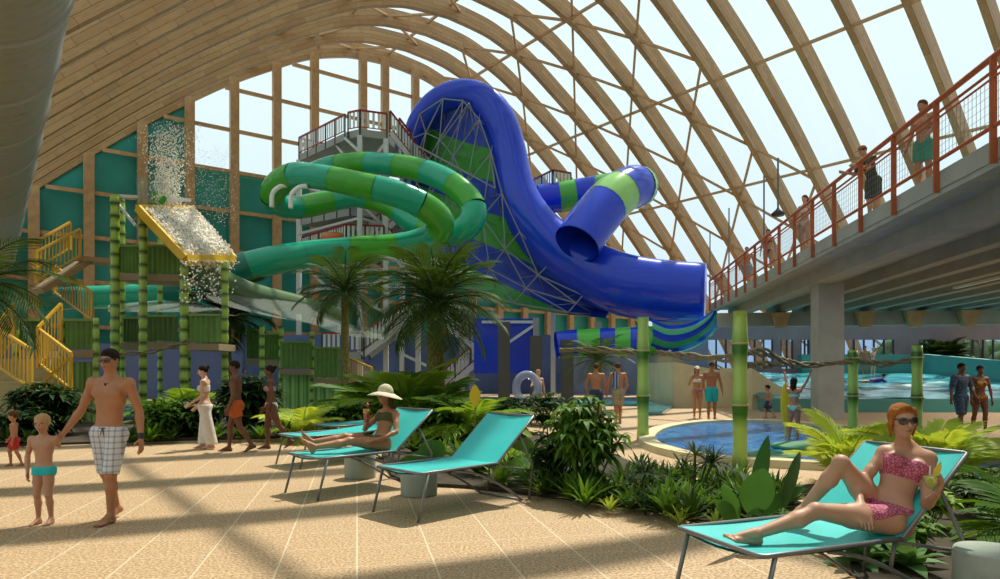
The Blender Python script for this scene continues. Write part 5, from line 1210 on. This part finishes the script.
# ---- the three walkers
R90 = -math.pi/2
J = fk(1.7, R90+.15, pos=(XY(205, 13.8)[0], 13.8, 0), sex='f', ru=(-.1, .1, -1), rf=(.0, .75, -.9), lu=(.12, .0, -1), lf=(0, .9, -.6), rt=(0, .15, -1), lt=(0, -.18, -1), ls=(0, -.2, -1), lean=(0, .2, 1), head=(.1, 1, -.15))
o, F_ = person('pale woman with dark bun in a long white skirt walking left', J, 'pale', .014, 'bun', 'dark'); WH = cloth('white', (.70, .66, .58))
top_band(J, F_, o, .012, WH, .165, .25); Fk = Fld(); p = J['pel']; ab = (J['aR']+J['aL'])/2; Fk.el(p+A((0, 0, -.01)), frames(J)[1], (.17, .13, .08), .04)
for k in 'RL': Fk.rc(J['h'+k]-A((0, 0, .02)), J['a'+k]+A((0, 0, .03)), .105, .115, .09)
sdf_obj('long_skirt', Fk, .014, WH, o, J['org'], [(p+A((0, 0, .03)), (0, 0, 1)), (A((0, 0, .10)), (0, 0, -1))])
J = fk(1.80, R90+.1, pos=(XY(236, 13.3)[0], 13.3, 0), ru=(-.2, .25, -1), rf=(-.05, .5, -1), lu=(.2, -.1, -1), lf=(0, .35, -1), rt=(0, .32, -1), rs=(0, .05, -1), lt=(0, -.22, -1), ls=(0, -.65, -1), head=(.1, 1, -.1), lean=(0, .15, 1), lfoot=(0, .9, -.4))
o, F_ = person('muscular brown skinned man in orange shorts walking left', J, 'brown', .014, 'short', 'dark'); trunks(J, o, .012, cloth('orange', (.50, .10, .015)), .55, .02)
J = fk(1.7, R90+.2, pos=(XY(271, 13.7)[0], 13.7, 0), sex='f', ru=(-.15, .15, -1), rf=(0, .5, -1), lu=(.2, -.2, -1), lf=(0, .3, -1), rt=(0, .22, -1), lt=(0, -.4, -1), ls=(0, -.75, -1), lfoot=(0, .8, -.5), head=(.0, 1, 0), lean=(0, .12, 1))
o, F_ = person('slim dark skinned woman in white bikini bottom striding left behind the man', J, 'brown', .014, 'bun', 'dark'); bottoms(J, F_, o, .012, WH); top_band(J, F_, o, .012, pat('multi', (.55, .45, .5), (.3, .1, .1), 40), .18, .24)
# red shorts child
J = fk(.88, R90+.3, pos=(XY(14, 11.3)[0], 11.3, 0), hs=.17, rt=(0, .4, -1), rs=(0, -.1, -1), lt=(0, -.25, -1), ls=(0, -.4, -1), ru=(-.2, .3, -1), rf=(0, .7, -1), lu=(.2, -.3, -1))
o, F_ = person('toddler in bright red shorts walking out past the left edge', J, 'tan', .012, 'boy', 'brown'); trunks(J, o, .012, cloth('red', (.50, .02, .02)), .75, .02)
# ring carrier
x, y = XY(538, 22)
J = fk(1.62, .5, pos=(x, y, 0), sex='f', ru=(-.5, .4, -.6), rf=(-.6, .8, -.1), lu=(.3, -.1, -1), rt=(-.1, .1, -1), lt=(.1, -.15, -1))
o, F_ = person('woman in black swimsuit carrying a clear swim ring on her arm', J, 'pale', .018, 'bun', 'blond'); F_2 = Fld(); F_2.p = body_prims(J).p[:8]; sdf_obj('swimsuit', F_2, .016, cloth('black', (.01, .01, .012)), o, J['org'], [(J['pel']+J['T']*.24*1.62, J['T'])], .008)
c = P(527, 388, 21.3); mb = MB(); ring = [c+V((math.cos(a)*.34, math.sin(a)*.12, math.sin(a)*.42)) for a in [i/32*6.283 for i in range(32)]]; mb.tube(ring, .13, 12, closed=True)
tag(mb.build('swim_ring', glass_mat('clear_ring', (.75, .78, .95), .15, .1, .38, (.55, .58, .75))), 'large clear lilac inflatable swim ring held by the woman in black', 'swim ring')
# two men seen from behind
J = fk(1.80, math.pi-.1, pos=(XY(596, 20)[0], 20, 0), ru=(-.3, .1, -1), rf=(.2, .5, -1), lu=(.3, .1, -1), lf=(-.2, .5, -1))
o, F_ = person('bare backed man in dark shorts standing with his back turned', J, 'tan', .017, 'short', 'brown'); trunks(J, o, .015, cloth('navy', (.02, .04, .09)), .8, .02)
J = fk(1.82, math.pi+.15, pos=(XY(618, 20.1)[0], 20.1, 0), ru=(-.3, .1, -1), rf=(.2, .5, -1), lu=(.3, .0, -1), lf=(.1, .2, -1), rt=(0, .15, -1), lt=(0, -.15, -1))
o, F_ = person('man in khaki shorts seen from behind with a towel over his shoulder', J, 'tan', .017, 'short', 'brown'); trunks(J, o, .015, pat('khaki', (.42, .36, .24), (.28, .24, .15), 18), .9, .025)
Ft = Fld(); M_ = frames(J)[0]; s_ = J['sL']-M_[0]*.09+A((0, 0, .05)); Ft.el(s_-A((0, 0, .22))-M_[1]*.12, M_, (.11, .035, .26), .02); Ft.el(s_, M_, (.09, .13, .04), .03); Ft.el(s_-A((0, 0, .1))+M_[1]*.12, M_, (.09, .03, .14), .02)
tw_ = sdf_obj('towel', Ft, .015, stripe_mat('towel_stripe', [(.03, .05, .20), (.35, .38, .45)], (1, 0, 0), .09, .9), None, J['org']); tag(tw_, 'blue and white striped towel hanging down the khaki shorts man\'s back', 'towel')
# couple by the cream wall
J = fk(1.72, -.1, pos=(XY(697, 22.5)[0], 22.5, 0), sex='f', ru=(-.35, .0, -.9), rf=(.4, .2, 1), lu=(.2, 0, -1), rt=(-.02, .15, -1), lt=(.05, -.1, -1))
o, F_ = person('woman in white cap and white bikini top beside man in teal shorts', J, 'tan', .018, 'long', 'dark'); top_band(J, F_, o, .016, WH); bottoms(J, F_, o, .016, pat('pinkf', (.5, .25, .3), (.2, .05, .1), 30))
def cap(J, par, m, brim=True, h=.014):
    hs, hc = J['hs'], J['hc']; M = frames(J)[2]; l, f, u = M; F3 = Fld(); F3.el(hc+u*.15*hs-f*.03*hs, M, (.385*hs, .45*hs, .42*hs), .02); sdf_obj('cap', F3, h, m, par, J['org'], [(hc+u*.2*hs, -u)]); F3 = Fld(); F3.el(hc+u*.24*hs+f*.5*hs, M, (.27*hs, .28*hs, .045*hs), .02); sdf_obj('cap_brim', F3, h*.7, m, par, J['org'])
cap(J, o, WH)
J = fk(1.84, -.05, pos=(XY(711.5, 21.9)[0], 21.9, 0), ru=(-.25, .0, -1), lu=(.3, 0, -1), lf=(.1, .3, -1), rt=(-.05, .12, -1), lt=(.08, -.1, -1))
o, F_ = person('bare chested man in teal shorts walking toward the pool', J, 'bronze', .018, 'short', 'dark', bulk=1.03); trunks(J, o, .016, cloth('teal', (.0, .38, .40)), .85, .03); shades(J, o)
J = fk(1.08, R90-.3, pos=(XY(768, 22.4)[0], 22.4, 0), hs=.19, rt=(0, .4, -1), rs=(0, -.2, -1), lt=(0, -.35, -1), ls=(0, -.6, -1), ru=(-.2, .4, -.8), rf=(0, 1, -.2), lu=(.2, -.4, -.8))
o, F_ = person('little boy in navy shorts running in front of the cream wall', J, 'tan', .015, 'boy', 'dark'); trunks(J, o, .014, cloth('navy', (.02, .04, .09)), .85, .02)
# girl with arms raised
x, y = XY(794, 15.4)
J = fk(1.42, math.pi-.75, pos=(x, y, 0), sex='f', ru=(-.45, .5, .9), rf=(-.35, .3, 1), lu=(.35, .6, .9), lf=(.4, .4, 1), rt=(0, .1, -1), lt=(0, -.15, -1), ls=(0, -.2, -1), hs=.2)
o, F_ = person('dark haired girl in mint bikini stretching both arms up at pool edge', J, 'tan', .014, 'long', 'dark'); MINT = cloth('mint', (.25, .62, .52)); bottoms(J, F_, o, .012, MINT); top_band(J, F_, o, .012, MINT, .18, .225)
Fb = Fld(); c = P(786, 404, 15.9); Fb.el(c, [A((1, 0, 0)), A((0, 1, 0)), A((0, 0, 1))], (.13, .03, .52), .01); b_ = sdf_obj('surfboard', Fb, .014, mat('board_yellow', (.75, .58, .02), .3), None, A(c)); tag(b_, 'upright yellow surfboard beside the girl in mint bikini', 'surfboard')
MB().bar(V((c.x, 15.9, 0)), V((c.x, 15.9, c.z-.45)), .04).build('fin', mat('board_yellow', (.75, .58, .02), .3), b_)
# couple near the surf pool
J = fk(1.78, .25, pos=(XY(961, 17)[0], 17, 0), ru=(-.45, .1, -1), rf=(-.4, .3, -1), lu=(.3, .1, -1), lf=(.1, .4, -.8), rt=(-.04, .2, -1), lt=(.05, -.15, -1), ls=(0, -.3, -1))
o, F_ = person('man in dark blue shirt and shorts walking beside the surf pool', J, 'brown', .016, 'short', 'dark'); NB = pat('navyp', (.02, .05, .10), (.05, .09, .14), 12); trunks(J, o, .014, NB, 1.0, .03)
Ft = Fld(); Ft.p = [x for x in F_.p[:11]]+[x for x in F_.p[11:] if False]
for k in 'RL': Ft.rc(J['s'+k], J['s'+k]*.35+J['e'+k]*.65, .065, .06, .03)
Ft.rc(J['sR'], J['sL'], .055, None, .04); sdf_obj('shirt', Ft, .014, NB, o, J['org'], [(J['pel']+J['T']*.30*1.78, J['T']), (J['pel']-J['T']*.03, -J['T'])], .014)
J = fk(1.72, -.1, pos=(XY(980, 17.4)[0], 17.4, 0), sex='f', ru=(-.2, .1, -1), lu=(.25, .05, -1), lf=(.05, .2, -1), rt=(-.04, -.1, -1), rs=(0, -.3, -1), lt=(.03, .15, -1))
o, F_ = person('dark skinned woman in yellow patterned top and bikini bottom by surf pool', J, 'brown', .016, 'bun', 'dark'); FL = pat('floral', (.45, .24, .02), (.20, .05, .02), 14); bottoms(J, F_, o, .014, FL); top_band(J, F_, o, .014, FL, .11, .26)
# body boarder
c = P(874, 384, 35); Fb = Fld(); I3 = [A((.95, -.3, 0)), A((.3, .95, 0)), A((0, 0, 1))]; Fb.el(A(c)+A((.2, 0, -.04)), I3, (.95, .42, .08), .02); b_ = sdf_obj('bodyboard', Fb, .03, mat('board_orange', (.75, .22, .03), .4), None, A(c)); tag(b_, 'orange and yellow bodyboard on the surf pool water', 'bodyboard')
J = fk(1.7, -math.pi/2, T=(0, -1, .12), pos=(0, 0, 0), ru=(-.3, 1, -.1), rf=(0, 1, -.3), lu=(.3, 1, -.1), lf=(0, 1, -.3), rt=(-.15, -1, .0), rs=(0, -1, .1), lt=(.15, -1, 0), ls=(0, -1, .1), ground=False)
J = fk(1.7, math.pi/2-.3, T=(0, 1, .25), pos=A(c)+A((-.15, 0, .12)), ru=(-.3, .7, -.6), rf=(0, .8, -.1), lu=(.3, .7, -.6), lf=(0, .8, -.1), rt=(-.1, -1, .0), rs=(0, -1, .15), lt=(.1, -1, 0), ls=(0, -1, .15), lean=(0, .5, 1), head=(0, 1, 0), ground=False, rfoot=(0, -1, .2), lfoot=(0, -1, .2))
o, F_ = person('swimmer in purple wetsuit lying on bodyboard in the surf pool', J, 'tan', .03, 'short', 'dark'); Ft = Fld(); Ft.p = F_.p[:12]; sdf_obj('wetsuit', Ft, .03, cloth('purple', (.10, .03, .30)), o, J['org'], (), .02)
# two waders at the back of surf pool
J = fk(1.85, -.2, pos=(XY(865, 42.2)[0], 42.2, 1.25)); o, F_ = person('man standing in the far end of surf pool, darker of the pair', J, 'bronze', .03, 'short', 'dark'); trunks(J, o, .03, cloth('red', (.5, .02, .02)), .6, .02)
J = fk(1.75, .3, pos=(XY(873, 42.3)[0], 42.3, 1.25), sex='f', lu=(.4, .2, .9), lf=(.1, .1, 1)); o, F_ = person('woman raising one arm at the far end of surf pool', J, 'pale', .03, 'short', 'blond'); bottoms(J, F_, o, .03, WH)
# ---- people on the gallery
GZ = 5.1
def gpos(Y, w): return ((6.03+.1412*Y)+w, Y, GZ)
J = fk(1.82, -1.25, pos=gpos(13.4, .42), lu=(.25, .2, -1), lf=(-.05, .7, -.6), ru=(-.15, .1, -1), rf=(0, .5, -1), head=(.1, 1, 0), lean=(0, .12, 1), rt=(0, .1, -1), lt=(0, -.1, -1))
o, F_ = person('bare chested man in green shorts standing at the gallery rail', J, 'tan', .012, 'short', 'brown'); s_ = trunks(J, o, .011, cloth('green', (.05, .30, .20)), .75, .025); sdf = Fld(); sdf.el(J['pel']+J['T']*.03*1.82, frames(J)[1], (.175, .128, .06), .02); sdf_obj('waistband', sdf, .012, cloth('royal', (.02, .06, .50)), o, J['org'], [(J['pel']+J['T']*.045*1.82, J['T']), (J['pel']+J['T']*.012*1.82, -J['T'])])
J = fk(1.78, -1.45, T=(0, .32, 1), pos=gpos(15.9, .45), lu=(.2, .55, -1), lf=(-.1, 1, .15), ru=(-.15, .5, -1), rf=(0, 1, .1), head=(0, 1, -.35), lean=(0, .55, 1), rt=(0, .1, -1), lt=(0, -.15, -1))
o, F_ = person('man in brown cap and dark shirt leaning over the gallery rail', J, 'fair', .013, 'short', 'brown'); cap(J, o, cloth('capbrown', (.25, .11, .05)), h=.01); OL = cloth('olive', (.04, .045, .025)); trunks(J, o, .012, cloth('olive2', (.05, .06, .04)), .95, .03)
Ft = Fld(); Ft.p = F_.p[:11]
for k in 'RL': Ft.rc(J['s'+k], J['s'+k]*.4+J['e'+k]*.6, .062, .058, .03)
Ft.rc(J['sR'], J['sL'], .055, None, .04); sdf_obj('shirt', Ft, .013, OL, o, J['org'], [(J['pel']+J['T']*.30*1.78, J['T']), (J['pel']-J['T']*.03, -J['T'])], .012)
J = fk(1.80, -1.0, pos=gpos(20.6, .3), sex='f', ru=(-.2, .2, -1), rf=(0, .6, -1), lu=(.2, .2, -1)); o, F_ = person('woman with long brown hair in pale bikini standing at the gallery rail', J, 'fair', .018, 'long', 'brown'); PK = cloth('palepink', (.65, .5, .45)); bottoms(J, F_, o, .016, PK); top_band(J, F_, o, .016, PK)
J = fk(1.72, -.6, pos=gpos(25.2, .35), sex='f'); o, F_ = person('dark haired woman far along the gallery behind the rail', J, 'tan', .022, 'long', 'dark'); bottoms(J, F_, o, .02, cloth('black', (.01, .01, .012))); top_band(J, F_, o, .02, cloth('black', (.01, .01, .012)))
J = fk(1.75, -.4, pos=gpos(29.0, .4)); o, F_ = person('man in grey shorts at the far end of the gallery', J, 'tan', .025, 'short', 'brown'); trunks(J, o, .022, cloth('grey', (.25, .25, .27)), .8, .02)
J = fk(1.75, .2, pos=(*XY(363, 42.9), 16.52), ru=(-.2, .4, -1), lu=(.2, .4, -1)); o, F_ = person('pale man standing on the top deck of the slide tower', J, 'pale', .03, 'short', 'brown'); trunks(J, o, .03, cloth('grey', (.25, .25, .27)), .6, .02)

# ================= loungers =================
MESHT = mat('lounger_teal', (.03, .52, .50), .45, .05, 3, coat=.2); LF = mat('lounger_frame', (.20, .21, .22), .4, metal=.4)
def lounger(label, x, y, ang, flatback=False, mirror=False):
    """origin at the near foot corner; +x along the bed, +y across"""
    L, W, Z, BC, BZ = 1.15, .8, .51, (.63 if not flatback else .80), (.52 if not flatback else .06)
    t = thing('sun_lounger', label, 'sun lounger', (x, y, 0), ang, 'teal sun loungers'); R = Matrix.Rotation(ang, 4, 'Z'); O = V((x, y, 0))
    def w(a, b, c): return O+R @ V((a, b, c))
    sag = .035; rows = []; xs = [i/12 for i in range(13)]
    def bed(off):
        rr = []
        for j in range(9):
            b = W*j/8; row = []
            for k in xs: row.append(w(L*k, b, Z+off-sag*math.sin(math.pi*j/8)*(1-.5*k)-.02*math.sin(math.pi*k)))
            rr.append(row)
        return rr
    def back(off):
        rr = []
        for j in range(9):
            b = W*j/8; row = []
            for k in xs: row.append(w(L+BC*k-off*.5, b, Z+off+BZ*k-sag*math.sin(math.pi*j/8)*(.5+.3*k)))
            rr.append(row)
        return rr
    mb = MB(); mb.grid(bed(.012), flip=False); mb.grid(bed(-.004), flip=True); mb.build('bed_mesh', MESHT, t)
    mb = MB(); mb.grid(back(.012)); mb.grid(back(-.004), flip=True); mb.build('backrest_mesh', MESHT, t)
    mb = MB(); mb.tube([w(L, 0, Z), w(.03, 0, Z), w(0, .03, Z), w(0, W-.03, Z), w(.03, W, Z), w(L, W, Z)], .016, 8); mb.build('bed_frame', LF, t)
    mb = MB(); mb.tube([w(L, 0, Z), w(L+BC, 0, Z+BZ), w(L+BC, .02, Z+BZ+.003), w(L+BC, W-.02, Z+BZ+.003), w(L+BC, W, Z+BZ), w(L, W, Z)], .016, 8); mb.build('backrest_frame', LF, t)
    for b in (0, W): MB().tube([w(.10, b, Z-.01), w(-.04, b, 0)], .016, 8).build('leg', LF, t)
    for b in (.03, W-.03):
        pts = [w(.55, b, Z-.03), w(.85, b, Z-.10), w(L+.1, b, Z-.28), w(L+.45, b, .015)]
        MB().tube([V(p) for p in catmull(pts, 6)], .015, 8).build('leg', LF, t)
        MB().tube([w(L-.02, b, Z), w(L-.06, b, Z-.20)], .013, 8).build('strut', LF, t)
        MB().tube([w(L+BC*.62, b, Z+BZ*.62-.01), w(L+.64, b, .25 if flatback else .42), w(L+.58, b, .01)], .014, 8).build('rear_leg', LF, t)
        MB().tube([w(L, b, Z-.03), w(L+.63, b, .36 if not flatback else .3)], .012, 8).build('arm_bar', LF, t)
    MB().tube([w(L+.45, .03, .016), w(L+.45, W-.03, .016)], .012, 8).build('crossbar', LF, t)
    return t, w
aA = math.atan2(.44, 1.095); lounger('teal lounger at lower right with the woman in pink bikini on it', 1.525, 3.96, aA)
aB = math.atan2(.715, .70)
lounger('empty teal lounger with raised back in the middle of the plaza', -.83, 7.13, aB)
lounger('teal lounger carrying the woman in a sun hat', -2.2, 8.33, aB)
lounger('flat teal lounger just behind the sun hat woman', -3.2, 11.0, aB, True); lounger('flat teal lounger furthest back, mostly hidden by the woman in hat', -3.2, 13.1, aB, True)
# round stone tables
STONE = mat('stone_green_grey', (.33, .37, .31), .85, .12, 5, bump=.3)
for (x, y, r, z, lab) in ((3.17, 4.37, .225, .45, 'round grey stone side table at the bottom right corner'), (*XY(419, 8.7), .235, .40, 'round grey stone side table beneath the empty middle lounger'), (*XY(360, 10.1), .23, .40, 'round grey stone side table behind the sun hat woman\'s lounger')):
    MBs = MB().lathe((x, y, 0), [(r*.97, 0), (r*.985, .03), (r, z*.5), (r, z-.02), (r-.015, z)], 40); tag(MBs.build('stone_table', STONE), lab, 'side table')
# ---- woman in pink bikini
H = 1.74
def PP(a, b, c): return A(P(a, b, c))
J = {'H': H, 'sex': 'f', 'hs': .222, 'pel': PP(889, 517, 4.60), 'hR': PP(882, 514, 4.70), 'hL': PP(889, 521, 4.48), 'kR': PP(841, 463, 4.62), 'aR': PP(802, 511, 4.74), 'kL': PP(816, 511, 4.42), 'aL': PP(756, 534, 4.34),
     'sR': PP(884, 453, 4.72), 'sL': PP(929, 459, 4.63), 'eR': PP(857, 489, 4.64), 'wR': PP(861, 507, 4.44), 'eL': PP(926, 505, 4.48), 'wL': PP(937, 494, 4.25), 'nk': PP(905, 448, 4.70), 'hc': PP(902, 420, 4.60)}
J['T'] = nz((J['sR']+J['sL'])/2-J['pel']); J['SL'] = nz(J['sL']-J['sR']); J['HL'] = nz((.72, -.68, -.1)); J['HU'] = nz((-.06, -.08, 1)); J['HF'] = nz((-.05, -1, -.06))
J['hdR'] = nz((-.1, -.75, -.62)); J['hdL'] = nz((.05, -.45, .9)); J['fdR'] = nz((-.9, -.1, -.35)); J['fdL'] = nz((-.93, -.32, .22))
o, F_ = person('strawberry blonde woman in pink bikini reclining on the right lounger with a drink', J, 'fair', .0068, 'updo', 'ginger', True, grips=(.25, .95), pns=(A((0, .2, -1)), A((-.75, .55, .1))))
PKP = pat('pink_print', (.62, .18, .24), (.30, .05, .12), 46)
top_band(J, F_, o, .006, PKP, .155, .232); bottoms(J, F_, o, .006, PKP); shades(J, o); lips(J, o, mat('lip_pink', (.34, .07, .06), .4))
gl = thing('cocktail_glass', 'cocktail glass with green drink held by the woman in pink bikini', 'glass', P(934, 488, 4.2)); c = P(931, 487, 4.19)
MB().lathe(c, [(.03, -.045), (.006, -.04), (.006, -.015), (.03, .005), (.044, .05), (.046, .075)], 20, cap=False).build('bowl', glass_mat('clear_glass', (.93, .96, .94), .12), gl)
MB().lathe(c, [(.004, -.008), (.028, .008), (.040, .05), (.042, .062)], 20).build('drink', mat('drink_green', (.50, .52, .08), .2), gl)
mb = MB(); leaf(mb, c+V((.02, 0, .06)), (.45, 0, 1), (0, -1, 0), .11, .045, 0, 6, .05); mb.build('garnish', mat('pineapple', (.75, .60, .10), .5), gl)
MB().tube([c+V((-.01, 0, .03)), c+V((-.005, .0, .13))], .004, 6).build('straw', mat('straw', (.8, .8, .8), .5), gl)
# ---- woman in sun hat
H = 1.74
J = {'H': H, 'sex': 'f', 'hs': .235, 'pel': PP(380, 443, 9.35), 'hR': PP(375, 442, 9.46), 'hL': PP(384, 444.5, 9.24), 'kR': PP(345, 437, 9.20), 'aR': PP(311, 442, 9.0), 'kL': PP(349, 441, 8.98), 'aL': PP(314, 447, 8.72),
     'sR': PP(381, 413, 9.62), 'sL': PP(396, 414, 9.42), 'eR': PP(365, 429, 9.45), 'wR': PP(368, 420, 9.22), 'eL': PP(396, 432, 9.25), 'wL': PP(380, 439, 9.06), 'nk': PP(388, 409, 9.55), 'hc': PP(385, 395.5, 9.46)}
J['T'] = nz((J['sR']+J['sL'])/2-J['pel']); J['SL'] = nz(J['sL']-J['sR']); J['HL'] = nz((.6, -.75, -.05)); J['HU'] = nz((-.1, -.1, 1)); J['HF'] = nz((-.85, -.5, -.15))
J['hdR'] = nz((-.1, -.3, .9)); J['hdL'] = nz((-.9, -.4, -.1)); J['fdR'] = nz((-.3, -.2, .9)); J['fdL'] = nz((-.45, -.3, .75))
o, F_ = person('woman in wide sun hat and olive bikini reclining with a red drink', J, 'tan', .0095, 'long', 'brown', True, grips=(.9, .25), pns=(A((.3, -.9, .1)), A((0, .1, -1))))
OLB = cloth('olivebikini', (.10, .10, .03)); bottoms(J, F_, o, .009, OLB); top_band(J, F_, o, .009, OLB, .17, .24); shades(J, o)
hc, hs = J['hc'], J['hs']; u_ = nz((.12, .05, 1)); f1 = nz(J['HF']-u_*J['HF'].dot(u_)); l1 = np.cross(u_, f1); Mh = [l1, f1, u_]; Fh = Fld(); Fh.el(hc+u_*.20*hs, Mh, (.42*hs, .48*hs, .50*hs), .02)
def hatx(d, h, lo): return d
hat = sdf_obj('sun_hat', Fh, .009, cloth('straw', (.62, .54, .38)), None, hc, [(hc+u_*.18*hs, -u_)]); tag(hat, 'wide brimmed cream sun hat on the reclining woman\'s head', 'hat')
rows = []
for r, z in ((.36, .20), (.55, .17), (.8, .06), (1.05, -.06), (1.055, -.08), (.8, .035), (.55, .14), (.36, .16)):
    rows.append([V(hc+l1*math.cos(a)*r*hs+f1*math.sin(a)*r*hs+u_*(z+.05*math.sin(2*a)*r)*hs) for a in [i/28*6.2832 for i in range(29)]])
MB().grid(rows, flip=True).build('brim', cloth('straw', (.62, .54, .38)), hat)
gl = thing('cocktail_glass', 'tall glass with red and orange drink held by the sun hat woman', 'glass', P(365, 418, 9.15)); c = P(366, 416, 9.13)
MB().lathe(c, [(.03, -.09), (.034, 0), (.042, .09), (.043, .1)], 16, cap=False).build('bowl', glass_mat('clear_glass', (.93, .96, .94), .12), gl); MB().lathe(c, [(.028, -.085), (.033, 0), (.036, .03)], 16).build('drink', mat('drink_red', (.45, .02, .02), .2), gl); MB().lathe(c, [(.036, .03), (.040, .09)], 16).build('orange_layer', mat('drink_orange', (.75, .30, .02), .2), gl)
MB().lathe(c+V((.02, 0, .13)), [(.002, 0), (.028, .012), (.03, .02), (.0, .05)], 10).build('flower', mat('flower_pink', (.6, .05, .12), .5), gl)
# thin rods and lamp over the gallery
for (px, y0, y1, Y, lab) in ((778, 158, 216, 24, 'thin black hanging rod with small black lamp above the gallery'), (729, 208, 300, 33, 'thin dark pole rising behind the far gallery rail'), (710, 232, 300, 37, 'thin dark pole at the far end of the gallery'), (764, 175, 250, 27, 'thin grey pole behind the gallery rail near the lamp')):
    a, b = P(px, y0, Y), P(px, y1, Y); t = thing('gallery_pole', lab, 'pole', a); MB().bar(a, b, .05).build('rod', GREYM, t)
    if px == 778: MB().lathe(b, [(.2, 0), (.24, .08), (.08, .22), (.03, .3)], 14).build('lamp', BLACK, t)
